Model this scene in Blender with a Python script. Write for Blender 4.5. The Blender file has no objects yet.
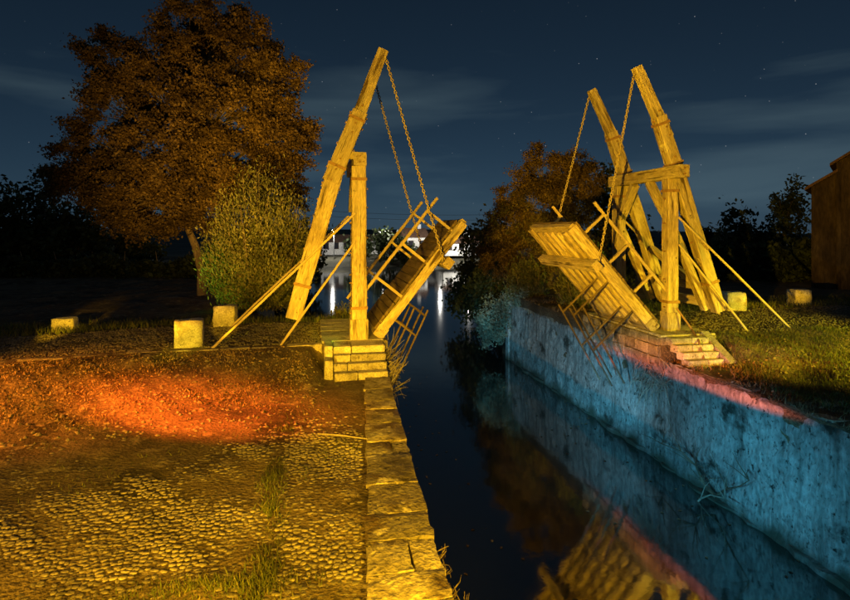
import bpy, bmesh, math, random
import numpy as np
from mathutils import Vector, Matrix

R = math.radians
random.seed(7)
rng = np.random.default_rng(11)
S = bpy.context.scene
COL = S.collection

# ------------------------------------------------------------------ camera
FPX, CX, HOR, HC, YAW = 467.0, 425.0, 242.0, 3.5, R(11.0)      # focal, centre, horizon in px of the photograph; picture proper is 700 px wide
PICW, PICY = 700.0, 299.5
cam = bpy.data.cameras.new('camera')
cam.sensor_width = 36.0
cam.lens = FPX / PICW * 36.0
cam.shift_y = -(PICY - HOR) / PICW
cam.clip_start, cam.clip_end = 0.05, 3000.0
cam_o = bpy.data.objects.new('camera', cam); COL.objects.link(cam_o)
cam_o.location = (0, 0, HC)
cam_o.rotation_euler = (R(90), 0, -YAW)
S.camera = cam_o
S.render.resolution_x, S.render.resolution_y = 1024, 723

# ------------------------------------------------------------------ world: night sky, thin cloud, stars
MOON_EL, MOON_ROT = R(38), R(200)
world = bpy.data.worlds.new('World'); S.world = world
world.use_nodes = True
nt = world.node_tree; nt.nodes.clear()
def wn(t, **kw):
    n = nt.nodes.new(t)
    for k, v in kw.items(): setattr(n, k, v)
    return n
wout = wn('ShaderNodeOutputWorld'); bg = wn('ShaderNodeBackground')
sky = wn('ShaderNodeTexSky'); sky.sky_type = 'NISHITA'; sky.sun_disc = False
sky.sun_elevation = MOON_EL; sky.sun_rotation = MOON_ROT
sky.air_density = 1.0; sky.dust_density = 0.1; sky.ozone_density = 6.0
tint = wn('ShaderNodeMix', data_type='RGBA', blend_type='MULTIPLY')
tint.inputs['Factor'].default_value = 1.0
tint.inputs[7].default_value = (0.66, 0.82, 0.92, 1)
bw = wn('ShaderNodeRGBToBW'); nt.links.new(sky.outputs[0], bw.inputs[0])
night = wn('ShaderNodeMix', data_type='RGBA', blend_type='MULTIPLY'); night.inputs['Factor'].default_value = 1.0
night.inputs[7].default_value = (0.52, 0.98, 1.5, 1); nt.links.new(bw.outputs[0], night.inputs[6])
moonsky = wn('ShaderNodeMix', data_type='RGBA'); moonsky.inputs['Factor'].default_value = 0.7
nt.links.new(sky.outputs[0], moonsky.inputs[6]); nt.links.new(night.outputs[2], moonsky.inputs[7])
nt.links.new(moonsky.outputs[2], tint.inputs[6])
tc = wn('ShaderNodeTexCoord')
mp = wn('ShaderNodeMapping'); mp.inputs['Scale'].default_value = (1.5, 1.5, 9.0)
mp.inputs['Rotation'].default_value = (R(2), R(6), 0); mp.inputs['Location'].default_value = (0.35, 0.0, 10.4)
nt.links.new(tc.outputs['Generated'], mp.inputs[0])
cn = wn('ShaderNodeTexNoise'); cn.inputs['Scale'].default_value = 1.25; cn.inputs['Detail'].default_value = 5
cn.inputs['Roughness'].default_value = 0.45; cn.inputs['Distortion'].default_value = 0.3
nt.links.new(mp.outputs[0], cn.inputs['Vector'])
cr = wn('ShaderNodeValToRGB'); cr.color_ramp.elements[0].position = 0.545; cr.color_ramp.elements[1].position = 0.73
cr.color_ramp.elements[0].color = (0, 0, 0, 1); cr.color_ramp.elements[1].color = (0.8, 0.8, 0.8, 1)
nt.links.new(cn.outputs['Fac'], cr.inputs[0])
cmix = wn('ShaderNodeMix', data_type='RGBA', blend_type='ADD')
cmix.inputs[7].default_value = (3.6, 5.2, 5.2, 1)
nt.links.new(cr.outputs[0], cmix.inputs['Factor']); nt.links.new(tint.outputs[2], cmix.inputs[6])
vor = wn('ShaderNodeTexVoronoi'); vor.inputs['Scale'].default_value = 80.0
nt.links.new(tc.outputs['Generated'], vor.inputs['Vector'])
sr = wn('ShaderNodeMapRange'); sr.inputs['From Min'].default_value = 0.0; sr.inputs['From Max'].default_value = 0.07
sr.inputs['To Min'].default_value = 1.0; sr.inputs['To Max'].default_value = 0.0
nt.links.new(vor.outputs['Distance'], sr.inputs['Value'])
sc_ = wn('ShaderNodeSeparateColor'); nt.links.new(vor.outputs['Color'], sc_.inputs[0])
pw = wn('ShaderNodeMath', operation='POWER'); pw.inputs[1].default_value = 4.5
nt.links.new(sc_.outputs[0], pw.inputs[0])
sm = wn('ShaderNodeMath', operation='MULTIPLY'); nt.links.new(sr.outputs[0], sm.inputs[0]); nt.links.new(pw.outputs[0], sm.inputs[1])
sg = wn('ShaderNodeMath', operation='MULTIPLY'); sg.inputs[1].default_value = 70.0; nt.links.new(sm.outputs[0], sg.inputs[0])
sadd = wn('ShaderNodeMix', data_type='RGBA', blend_type='ADD'); sadd.inputs['Factor'].default_value = 1.0
nt.links.new(cmix.outputs[2], sadd.inputs[6]); nt.links.new(sg.outputs[0], sadd.inputs[7])
nt.links.new(sadd.outputs[2], bg.inputs['Color']); bg.inputs['Strength'].default_value = 0.0088
nt.links.new(bg.outputs[0], wout.inputs[0])

# ------------------------------------------------------------------ moon (the one sun lamp) and torches
def aim(o, target):
    d = Vector(target) - Vector(o.location)
    o.rotation_euler = d.to_track_quat('-Z', 'Y').to_euler()
ml = bpy.data.lights.new('moon', 'SUN'); ml.energy = 0.012; ml.angle = R(0.5); ml.color = (1.0, 0.95, 0.88)
mo = bpy.data.objects.new('moon', ml); COL.objects.link(mo)
mo.location = (0, -20, 40)
mo.rotation_euler = Vector((-math.sin(MOON_ROT) * math.cos(MOON_EL), -math.cos(MOON_ROT) * math.cos(MOON_EL), -math.sin(MOON_EL))).to_track_quat('-Z', 'Y').to_euler()
# the photograph is painted with coloured hand torches during a long exposure: each is a spot lamp
def torch(loc, target, power, color, size, blend=0.6, squash=1.0, radius=0.06):
    l = bpy.data.lights.new('torch', 'SPOT'); l.energy = power; l.color = color
    l.spot_size = R(size); l.spot_blend = blend; l.shadow_soft_size = radius
    o = bpy.data.objects.new('torch', l); COL.objects.link(o)
    o.location = loc; aim(o, target); o.scale = (1, squash, 1)
    return o
YEL = (1.0, 0.545, 0.010); AMB = (1.0, 0.46, 0.015); ORA = (1.0, 0.40, 0.03); RED = (1.0, 0.13, 0.012)
TEAL = (0.075, 0.50, 0.78); GRN = (0.05, 0.8, 0.05); LIME = (0.75, 0.8, 0.02)
torch((-1.8, 2.5, 2.6), (0.7, 15.1, 4.6), 11500, YEL, 42, 0.5)                 # left half of the bridge
torch((-0.2, 2.2, 2.4), (1.1, 13.6, 0.2), 5200, YEL, 22, 0.9)                  # left steps
torch((0.6, 4.0, 2.4), (9.6, 15.4, 5.0), 16000, YEL, 43, 0.6)                  # right half of the bridge
torch((-4.6, 1.6, 1.5), (-2.8, 6.8, 0.0), 4700, (1.0, 0.50, 0.015), 72, 0.9)                  # cobbles
torch((-0.6, 1.4, 1.5), (-0.4, 6.4, 0.0), 3000, YEL, 70, 0.9)
torch((2.0, 1.2, 2.2), (0.6, 8.0, 0.0), 2400, YEL, 60, 0.9)                    # quay stones
torch((-4.6, 8.2, 2.6), (-2.4, 11.75, 0.0), 8000, (1.0, 0.15, 0.014), 78, 1.0, 0.27)            # red on the left slope
torch((-10.5, 9.2, 2.5), (-6.0, 12.4, 0.1), 9500, (1.0, 0.29, 0.015), 66, 1.0, 0.36)
torch((-9.5, 8.0, 1.6), (-5.0, 16.4, 0.75), 1500, AMB, 40, 0.6, 0.35)          # road on the left
torch((-6.2, 11.0, 1.7), (-7.8, 19.9, 0.5), 5200, YEL, 8, 0.6)                # stone blocks on the left
torch((-5.5, 9.0, 1.3), (-3.2, 14.9, 0.75), 1100, LIME, 10, 0.6)
torch((-1.6, 10.0, 1.6), (-2.7, 18.2, 0.75), 3000, YEL, 8, 0.6)
torch((-3.2, 11.0, 1.8), (-3.6, 29.0, 7.4), 16000, (1.0, 0.52, 0.06), 52, 1.0)                # big tree
torch((-4.0, 12.0, 1.0), (-2.4, 24.5, 3.6), 1100, AMB, 34, 0.9)                # feathery shrub
torch((-7.0, 21.0, 0.9), (-4.4, 23.6, 1.5), 800, GRN, 44, 0.9)                 # green on the shrub
torch((0.5, 13.0, 0.9), (0.2, 20.5, 0.6), 160, GRN, 26, 0.9)
torch((1.75, 3.6, -0.2), (9.2, 10.2, -1.8), 1900, TEAL, 84, 0.8, 0.36)        # teal along the canal wall
torch((1.95, 7.0, -0.25), (9.2, 14.5, -1.85), 1800, TEAL, 84, 0.8, 0.34)
torch((2.1, 10.6, -0.3), (9.2, 20.6, -1.8), 4000, TEAL, 66, 0.8, 0.34)
torch((2.2, 12.0, -0.3), (9.0, 26.8, -0.8), 3600, TEAL, 17, 0.8)
torch((1.6, 7.2, 0.12), (9.2, 12.6, -0.18), 8000, (1.0, 0.15, 0.01), 46, 0.8, 0.055)          # red streak on the wall head
torch((1.6, 7.4, 0.8), (9.6, 13.0, 0.22), 9000, (1.0, 0.27, 0.01), 34, 0.8, 0.13)
torch((2.4, 7.0, 2.6), (11.6, 29.5, 4.4), 2000, (1.0, 0.44, 0.04), 24, 0.9)                  # trees past the right leaf
torch((13.5, 17.8, 1.2), (11.2, 22.6, 1.8), 900, GRN, 40, 0.9)                 # green behind the right leaf
torch((15.5, 6.0, 1.9), (13.4, 13.2, 0.1), 8500, (0.95, 0.72, 0.02), 60, 0.9)   # right grass
torch((18.5, 9.0, 1.3), (16.0, 12.2, 0.1), 420, GRN, 50, 0.9)
torch((16.0, 9.5, 1.7), (16.7, 18.5, 0.95), 4600, YEL, 30, 0.7, 0.2)           # right stone blocks
torch((18.0, 15.0, 1.6), (30.0, 27.0, 3.6), 30, ORA, 44, 0.9)                 # barn

# ------------------------------------------------------------------ exposure
S.view_settings.view_transform = 'Standard'; S.view_settings.look = 'None'
S.view_settings.exposure = 0.0; S.view_settings.gamma = 1.0; S.view_settings.use_curve_mapping = False
S.cycles.use_denoising = True
try: S.cycles.denoiser = 'OPENIMAGEDENOISE'
except Exception: pass
S.cycles.max_bounces = 6; S.cycles.diffuse_bounces = 2; S.cycles.glossy_bounces = 3
S.cycles.sample_clamp_indirect = 4.0

# ------------------------------------------------------------------ pixel helpers (850 x 600 picture)
CY, SY = math.cos(YAW), math.sin(YAW)
def at_d(u, v, d):                       # point on a pixel's ray at forward distance d
    k = (u - CX) / FPX * d
    return Vector((k * CY + d * SY, -k * SY + d * CY, HC + (HOR - v) / FPX * d))
def at_Y(u, v, Y):                       # point on a pixel's ray in the plane Y
    t = (u - CX) / FPX
    return at_d(u, v, Y / (CY - t * SY))
def smooth(a, b, x):
    t = np.clip((x - a) / (b - a), 0, 1); return t * t * (3 - 2 * t)

# ------------------------------------------------------------------ materials
MATS = {}
def mat(name, cols, scale=4.0, rough=0.8, bump=0.3, stretch=(1, 1, 1), detail=8, spec=0.3, fine=None, rnd=0.0, bdist=0.02, ior=None):
    m = bpy.data.materials.new(name); m.use_nodes = True
    t = m.node_tree; b = t.nodes['Principled BSDF']
    b.inputs['Roughness'].default_value = rough
    b.inputs['Specular IOR Level'].default_value = spec
    c = t.nodes.new('ShaderNodeTexCoord'); mpn = t.nodes.new('ShaderNodeMapping')
    mpn.inputs['Scale'].default_value = stretch
    t.links.new(c.outputs['Object'], mpn.inputs[0])
    oi = t.nodes.new('ShaderNodeObjectInfo')
    n = t.nodes.new('ShaderNodeTexNoise'); n.noise_dimensions = '4D'
    n.inputs['Scale'].default_value = scale; n.inputs['Detail'].default_value = detail; n.inputs['Roughness'].default_value = 0.62
    t.links.new(mpn.outputs[0], n.inputs['Vector'])
    mw = t.nodes.new('ShaderNodeMath'); mw.operation = 'MULTIPLY'; mw.inputs[1].default_value = 37.0
    t.links.new(oi.outputs['Random'], mw.inputs[0]); t.links.new(mw.outputs[0], n.inputs['W'])
    r = t.nodes.new('ShaderNodeValToRGB')
    els = r.color_ramp.elements
    k = len(cols)
    while len(els) < k: els.new(0.5)
    for i, cc in enumerate(cols):
        els[i].position = 0.30 + 0.40 * i / max(1, k - 1); els[i].color = (*cc, 1)
    t.links.new(n.outputs['Fac'], r.inputs[0])
    last = r.outputs[0]
    n2 = t.nodes.new('ShaderNodeTexNoise'); n2.inputs['Scale'].default_value = fine or scale * 7; n2.inputs['Detail'].default_value = 6
    t.links.new(mpn.outputs[0], n2.inputs['Vector'])
    mr = t.nodes.new('ShaderNodeMapRange'); mr.inputs['From Min'].default_value = 0.3; mr.inputs['From Max'].default_value = 0.7
    mr.inputs['To Min'].default_value = 0.62; mr.inputs['To Max'].default_value = 1.3
    t.links.new(n2.outputs['Fac'], mr.inputs['Value'])
    mx = t.nodes.new('ShaderNodeMix'); mx.data_type = 'RGBA'; mx.blend_type = 'MULTIPLY'; mx.inputs['Factor'].default_value = 1.0
    t.links.new(last, mx.inputs[6]); t.links.new(mr.outputs[0], mx.inputs[7]); last = mx.outputs[2]
    if rnd:
        mr2 = t.nodes.new('ShaderNodeMapRange'); mr2.inputs['To Min'].default_value = 1 - rnd; mr2.inputs['To Max'].default_value = 1 + rnd
        t.links.new(oi.outputs['Random'], mr2.inputs['Value'])
        mx2 = t.nodes.new('ShaderNodeMix'); mx2.data_type = 'RGBA'; mx2.blend_type = 'MULTIPLY'; mx2.inputs['Factor'].default_value = 1.0
        t.links.new(last, mx2.inputs[6]); t.links.new(mr2.outputs[0], mx2.inputs[7]); last = mx2.outputs[2]
    t.links.new(last, b.inputs['Base Color'])
    if bump:
        ad = t.nodes.new('ShaderNodeMath'); ad.operation = 'ADD'
        t.links.new(n.outputs['Fac'], ad.inputs[0]); t.links.new(n2.outputs['Fac'], ad.inputs[1])
        bp = t.nodes.new('ShaderNodeBump'); bp.inputs['Strength'].default_value = bump; bp.inputs['Distance'].default_value = bdist
        t.links.new(ad.outputs[0], bp.inputs['Height']); t.links.new(bp.outputs[0], b.inputs['Normal'])
    if ior: b.inputs['IOR'].default_value = ior
    MATS[name] = m
    return m
def leafmat(name, c1, c2, c3, trans=0.25):
    m = bpy.data.materials.new(name); m.use_nodes = True
    t = m.node_tree; b = t.nodes['Principled BSDF']; out = t.nodes['Material Output']
    g = t.nodes.new('ShaderNodeNewGeometry'); r = t.nodes.new('ShaderNodeValToRGB')
    els = r.color_ramp.elements; els.new(0.5)
    for i, c in enumerate((c1, c2, c3)): els[i].position = i / 2; els[i].color = (*c, 1)
    t.links.new(g.outputs['Random Per Island'], r.inputs[0])
    tcn = t.nodes.new('ShaderNodeTexCoord'); nz = t.nodes.new('ShaderNodeTexNoise'); nz.inputs['Scale'].default_value = 0.9; nz.inputs['Detail'].default_value = 3
    t.links.new(tcn.outputs['Object'], nz.inputs['Vector'])
    mrn = t.nodes.new('ShaderNodeMapRange'); mrn.inputs['From Min'].default_value = .35; mrn.inputs['From Max'].default_value = .65; mrn.inputs['To Min'].default_value = .45; mrn.inputs['To Max'].default_value = 1.35
    t.links.new(nz.outputs['Fac'], mrn.inputs['Value'])
    mul = t.nodes.new('ShaderNodeMix'); mul.data_type = 'RGBA'; mul.blend_type = 'MULTIPLY'; mul.inputs['Factor'].default_value = 1.0
    t.links.new(r.outputs[0], mul.inputs[6]); t.links.new(mrn.outputs[0], mul.inputs[7])
    t.links.new(mul.outputs[2], b.inputs['Base Color'])
    b.inputs['Roughness'].default_value = 0.6; b.inputs['Specular IOR Level'].default_value = 0.25
    tr = t.nodes.new('ShaderNodeBsdfTranslucent'); t.links.new(r.outputs[0], tr.inputs['Color'])
    ms = t.nodes.new('ShaderNodeMixShader'); ms.inputs[0].default_value = trans
    t.links.new(b.outputs[0], ms.inputs[1]); t.links.new(tr.outputs[0], ms.inputs[2]); t.links.new(ms.outputs[0], out.inputs[0])
    MATS[name] = m; return m

wood = mat('weathered_timber', [(0.12, 0.085, 0.05), (0.44, 0.35, 0.22), (0.58, 0.48, 0.33), (0.34, 0.27, 0.17)], 2.0, 0.8, 0.9, (3.6, 3.6, 0.42), fine=15, rnd=0.16, bdist=0.05)
def overlay(m, layers):
    """extra stains with a shape of their own: (noise scale, stretch, lo, hi, colour)"""
    t = m.node_tree; b = t.nodes['Principled BSDF']; base = b.inputs['Base Color'].links[0].from_socket
    c = [n for n in t.nodes if n.type == 'TEX_COORD'][0]; oi = [n for n in t.nodes if n.type == 'OBJECT_INFO'][0]
    mw = t.nodes.new('ShaderNodeMath'); mw.operation = 'MULTIPLY'; mw.inputs[1].default_value = 53.0; t.links.new(oi.outputs['Random'], mw.inputs[0])
    for (scale, st, lo, hi, col) in layers:
        mp2 = t.nodes.new('ShaderNodeMapping'); mp2.inputs['Scale'].default_value = st; t.links.new(c.outputs['Object'], mp2.inputs[0])
        n = t.nodes.new('ShaderNodeTexNoise'); n.noise_dimensions = '4D'; n.inputs['Scale'].default_value = scale; n.inputs['Detail'].default_value = 6; n.inputs['Roughness'].default_value = 0.6
        t.links.new(mp2.outputs[0], n.inputs['Vector']); t.links.new(mw.outputs[0], n.inputs['W'])
        mr = t.nodes.new('ShaderNodeMapRange'); mr.inputs['From Min'].default_value = lo; mr.inputs['From Max'].default_value = hi
        t.links.new(n.outputs['Fac'], mr.inputs['Value'])
        mx = t.nodes.new('ShaderNodeMix'); mx.data_type = 'RGBA'; mx.inputs[7].default_value = (*col, 1)
        t.links.new(mr.outputs[0], mx.inputs['Factor']); t.links.new(base, mx.inputs[6]); base = mx.outputs[2]
    t.links.new(base, b.inputs['Base Color'])
overlay(wood, [(0.9, (1.2, 1.2, .7), .52, .70, (0.24, 0.17, 0.10)), (1.7, (1.5, 1.5, .5), .56, .68, (0.34, 0.30, 0.24)), (2.4, (2, 2, .25), .58, .66, (0.10, 0.065, 0.035)), (5.0, (5, 5, .16), .60, .66, (0.05, 0.033, 0.02)), (9.0, (1, 1, .6), .64, .70, (0.07, 0.05, 0.03)), (3.0, (1, 1, 1), .62, .68, (0.62, 0.55, 0.40))])
darkwood = mat('dark_timber', [(0.05, 0.035, 0.025), (0.13, 0.09, 0.06), (0.2, 0.15, 0.1)], 2.5, 0.8, 0.5, (3, 3, 0.4), rnd=0.15)
pole_m = mat('rail_wood', [(0.34, 0.26, 0.16), (0.5, 0.41, 0.28)], 3.0, 0.7, 0.3, (4, 4, 0.5), rnd=0.1)
iron = mat('rusty_iron', [(0.10, 0.05, 0.03), (0.30, 0.18, 0.09), (0.22, 0.12, 0.06)], 14.0, 0.65, 0.3)
chain_m = mat('worn_chain', [(0.26, 0.20, 0.12), (0.46, 0.38, 0.26)], 14.0, 0.55, 0.2)
stone = mat('pale_limestone', [(0.22, 0.19, 0.14), (0.46, 0.42, 0.33), (0.56, 0.52, 0.43)], 3.2, 0.85, 0.7, fine=30, rnd=0.2, bdist=0.03)
capst = mat('quay_stone', [(0.10, 0.075, 0.05), (0.34, 0.29, 0.21), (0.46, 0.41, 0.31)], 2.0, 0.7, 0.9, fine=17, rnd=0.35, bdist=0.04)
cobble_m = mat('cobble_stone', [(0.07, 0.058, 0.042), (0.17, 0.145, 0.11), (0.27, 0.235, 0.18)], 0.8, 0.6, 0.6, fine=40, rnd=0.25, spec=0.5, bdist=0.012)
soil = mat('packed_soil', [(0.055, 0.04, 0.025), (0.13, 0.095, 0.058), (0.2, 0.15, 0.09)], 0.9, 0.9, 1.0, fine=18, bdist=0.05)
dirt_r = mat('bank_soil', [(0.045, 0.035, 0.02), (0.12, 0.09, 0.055), (0.2, 0.16, 0.1)], 1.1, 0.9, 1.0, fine=16, bdist=0.06)
roadm = mat('gravel_road', [(0.11, 0.09, 0.06), (0.24, 0.2, 0.14), (0.3, 0.26, 0.19)], 2.0, 0.9, 1.0, fine=26, bdist=0.05)
rubble = mat('rubble_stone', [(0.12, 0.10, 0.07), (0.28, 0.24, 0.18), (0.36, 0.32, 0.25)], 3.0, 0.85, 0.9, fine=24, rnd=0.3, bdist=0.04)
farland = mat('far_bank_soil', [(0.05, 0.05, 0.03), (0.12, 0.11, 0.08)], 0.1, 0.9, 0.3)
barkm = mat('bark', [(0.07, 0.05, 0.035), (0.2, 0.15, 0.1), (0.28, 0.22, 0.15)], 4.0, 0.9, 1.0, (2, 2, 0.5), bdist=0.04)
twigm = mat('bare_twig', [(0.16, 0.13, 0.10), (0.34, 0.30, 0.25)], 6.0, 0.85, 0.2)
plaster = mat('white_plaster', [(0.55, 0.54, 0.5), (0.74, 0.73, 0.7)], 0.7, 0.85, 0.1, rnd=0.12)
rooft = mat('roof_tile', [(0.09, 0.05, 0.035), (0.2, 0.11, 0.07)], 2.0, 0.85, 0.4)
barnw = mat('barn_wall', [(0.02, 0.013, 0.008), (0.055, 0.036, 0.022), (0.10, 0.07, 0.045)], 1.2, 0.95, 0.8, (1.6, 1, 0.5), fine=6, bdist=0.05)
glassm = mat('dark_glass', [(0.02, 0.02, 0.025), (0.03, 0.03, 0.04)], 1.0, 0.15, 0.0, spec=0.5)
metal = mat('lamp_metal', [(0.12, 0.13, 0.13), (0.2, 0.2, 0.2)], 5.0, 0.5, 0.1)
leaf_big = leafmat('autumn_leaf', (0.07, 0.045, 0.018), (0.13, 0.085, 0.032), (0.22, 0.15, 0.055))
leaf_gr = leafmat('feathery_leaf', (0.09, 0.10, 0.03), (0.14, 0.15, 0.05), (0.2, 0.18, 0.07))
leaf_dk = leafmat('evergreen_leaf', (0.03, 0.04, 0.015), (0.05, 0.065, 0.025), (0.07, 0.09, 0.035))
leaf_pale = leafmat('grey_green_leaf', (0.16, 0.2, 0.14), (0.24, 0.28, 0.2), (0.3, 0.33, 0.25))
grass_m = leafmat('grass_blade', (0.06, 0.08, 0.02), (0.1, 0.12, 0.03), (0.2, 0.17, 0.06))
litter_m = leafmat('dead_leaf', (0.10, 0.06, 0.03), (0.2, 0.13, 0.07), (0.34, 0.25, 0.15), 0.1)

overlay(capst, [(1.1, (1, 1, 1), .52, .62, (0.10, 0.065, 0.04)), (7.0, (1, 1, 1), .58, .66, (0.05, 0.04, 0.025)), (2.6, (1, 1, 1), .60, .66, (0.52, 0.46, 0.34))])
overlay(stone, [(2.2, (1, 1, 1), .56, .66, (0.20, 0.16, 0.10)), (9.0, (1, 1, 1), .60, .66, (0.10, 0.085, 0.06))])
overlay(rubble, [(2.0, (1, 1, 1), .54, .64, (0.08, 0.065, 0.045))])
overlay(soil, [(0.6, (1, 1, 1), .52, .62, (0.045, 0.034, 0.02)), (3.5, (1, 1, 1), .56, .64, (0.24, 0.19, 0.12))])
# canal wall concrete: streaks, dark growth, patches
def wall_material():
    m = mat('stained_concrete', [(0.15, 0.15, 0.15), (0.27, 0.27, 0.265), (0.38, 0.38, 0.37)], 0.6, 0.85, 0.8, (1, 1.0, 0.6), fine=11, bdist=0.05)
    t = m.node_tree; b = t.nodes['Principled BSDF']
    base = b.inputs['Base Color'].links[0].from_socket
    c = [n for n in t.nodes if n.type == 'TEX_COORD'][0]
    def noise(scale, st, lo, hi, dark):
        nonlocal base
        mp2 = t.nodes.new('ShaderNodeMapping'); mp2.inputs['Scale'].default_value = st; t.links.new(c.outputs['Object'], mp2.inputs[0])
        n = t.nodes.new('ShaderNodeTexNoise'); n.inputs['Scale'].default_value = scale; n.inputs['Detail'].default_value = 7; n.inputs['Roughness'].default_value = 0.6
        t.links.new(mp2.outputs[0], n.inputs['Vector'])
        mr = t.nodes.new('ShaderNodeMapRange'); mr.inputs['From Min'].default_value = lo; mr.inputs['From Max'].default_value = hi
        t.links.new(n.outputs['Fac'], mr.inputs['Value'])
        mx = t.nodes.new('ShaderNodeMix'); mx.data_type = 'RGBA'; mx.inputs[7].default_value = (*dark, 1)
        t.links.new(mr.outputs[0], mx.inputs['Factor']); t.links.new(base, mx.inputs[6]); base = mx.outputs[2]
    noise(2.6, (1, 1.6, 0.12), 0.46, 0.72, (0.08, 0.08, 0.075))      # vertical run-off streaks
    noise(5.0, (1, 2.2, 0.10), 0.60, 0.76, (0.44, 0.44, 0.42))      # pale lime streaks
    noise(1.5, (1, 0.8, 0.9), 0.56, 0.66, (0.03, 0.03, 0.025))
    noise(14.0, (1, 1, 0.7), 0.56, 0.70, (0.05, 0.05, 0.045))      # dark growth
    noise(6.5, (1, 1, 1), 0.60, 0.68, (0.02, 0.02, 0.018))          # small black spots
    sx = t.nodes.new('ShaderNodeSeparateXYZ'); t.links.new(c.outputs['Object'], sx.inputs[0])
    nn = t.nodes.new('ShaderNodeTexNoise'); nn.inputs['Scale'].default_value = 1.6; nn.inputs['Detail'].default_value = 6; t.links.new(c.outputs['Object'], nn.inputs['Vector'])
    ma = t.nodes.new('ShaderNodeMath'); ma.operation = 'MULTIPLY_ADD'; ma.inputs[1].default_value = -0.9; t.links.new(nn.outputs['Fac'], ma.inputs[0]); t.links.new(sx.outputs['Z'], ma.inputs[2])
    mr3 = t.nodes.new('ShaderNodeMapRange'); mr3.inputs['From Min'].default_value = -2.82; mr3.inputs['From Max'].default_value = -3.15; t.links.new(ma.outputs[0], mr3.inputs['Value'])
    mx3 = t.nodes.new('ShaderNodeMix'); mx3.data_type = 'RGBA'; mx3.inputs[7].default_value = (0.055, 0.06, 0.045, 1)
    t.links.new(mr3.outputs[0], mx3.inputs['Factor']); t.links.new(base, mx3.inputs[6]); base = mx3.outputs[2]
    t.links.new(base, b.inputs['Base Color'])
    return m
concrete = wall_material()

# ------------------------------------------------------------------ object helpers
WM = {}                                      # world matrices by object name
def tag(o, label=None, cat=None, group=None, kind=None):
    if label: o['label'] = label
    if cat: o['category'] = cat
    if group: o['group'] = group
    if kind: o['kind'] = kind
    return o
def place(o, parent=None, M=None):
    COL.objects.link(o)
    M = M or Matrix.Identity(4)
    if parent is not None:
        o.parent = parent
        o.matrix_basis = WM[parent.name].inverted() @ M
    else:
        o.matrix_basis = M
    WM[o.name] = M
    return o
def empty(name, loc, label, cat, group=None):
    o = bpy.data.objects.new(name, None); o.empty_display_size = 0.2
    place(o, None, Matrix.Translation(Vector(loc)))
    return tag(o, label, cat, group)
def mesh_obj(name, V, F, material, parent=None, M=None, smooth_=False, data=None):
    if data is None:
        data = bpy.data.meshes.new(name); data.from_pydata([tuple(v) for v in V], [], F); 
        if material: data.materials.append(material)
        if smooth_:
            data.polygons.foreach_set('use_smooth', [True] * len(data.polygons))
        data.update()
    return place(bpy.data.objects.new(name, data), parent, M)
def np_obj(name, V, idx, nper, material, parent=None):
    """fast mesh from numpy: V (n,3), idx flat loop indices, nper verts per face"""
    me = bpy.data.meshes.new(name); n = len(idx) // nper
    me.vertices.add(len(V)); me.vertices.foreach_set('co', np.asarray(V, dtype=np.float32).ravel())
    me.loops.add(len(idx)); me.loops.foreach_set('vertex_index', np.asarray(idx, dtype=np.int32))
    me.polygons.add(n)
    me.polygons.foreach_set('loop_start', np.arange(0, n * nper, nper, dtype=np.int32))
    me.update(calc_edges=True); me.validate()
    me.materials.append(material)
    return place(bpy.data.objects.new(name, me), parent)

class MB:
    def __init__(s): s.V = []; s.F = []
    def box(s, x0, x1, y0, y1, z0, z1, jit=0.0):
        b = len(s.V)
        for z in (z0, z1):
            for (x, y) in ((x0, y0), (x1, y0), (x1, y1), (x0, y1)):
                s.V.append((x + random.uniform(-jit, jit), y + random.uniform(-jit, jit), z + random.uniform(-jit, jit)))
        for f in ((0, 3, 2, 1), (4, 5, 6, 7), (0, 1, 5, 4), (1, 2, 6, 5), (2, 3, 7, 6), (3, 0, 4, 7)):
            s.F.append(tuple(b + i for i in f))
    def cyl(s, p0, p1, r0, r1=None, n=8):
        s.tube([p0, p1], [r0, r1 if r1 is not None else r0], n)
    def tube(s, pts, rad, n=8):
        pts = [Vector(p) for p in pts]; b = len(s.V); m = len(pts)
        for i, p in enumerate(pts):
            d = (pts[min(i + 1, m - 1)] - pts[max(i - 1, 0)]).normalized()
            a = d.cross(Vector((0, 0, 1)) if abs(d.z) < 0.9 else Vector((1, 0, 0))).normalized(); c = d.cross(a)
            for k in range(n):
                t = 2 * math.pi * k / n
                s.V.append(tuple(p + (a * math.cos(t) + c * math.sin(t)) * rad[i]))
        for i in range(m - 1):
            for k in range(n):
                s.F.append((b + i * n + k, b + i * n + (k + 1) % n, b + (i + 1) * n + (k + 1) % n, b + (i + 1) * n + k))
        s.F.append(tuple(b + k for k in range(n))[::-1]); s.F.append(tuple(b + (m - 1) * n + k for k in range(n)))
    def build(s, name, m, parent=None, M=None, sm=False): return mesh_obj(name, s.V, s.F, m, parent, M, sm)

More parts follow.
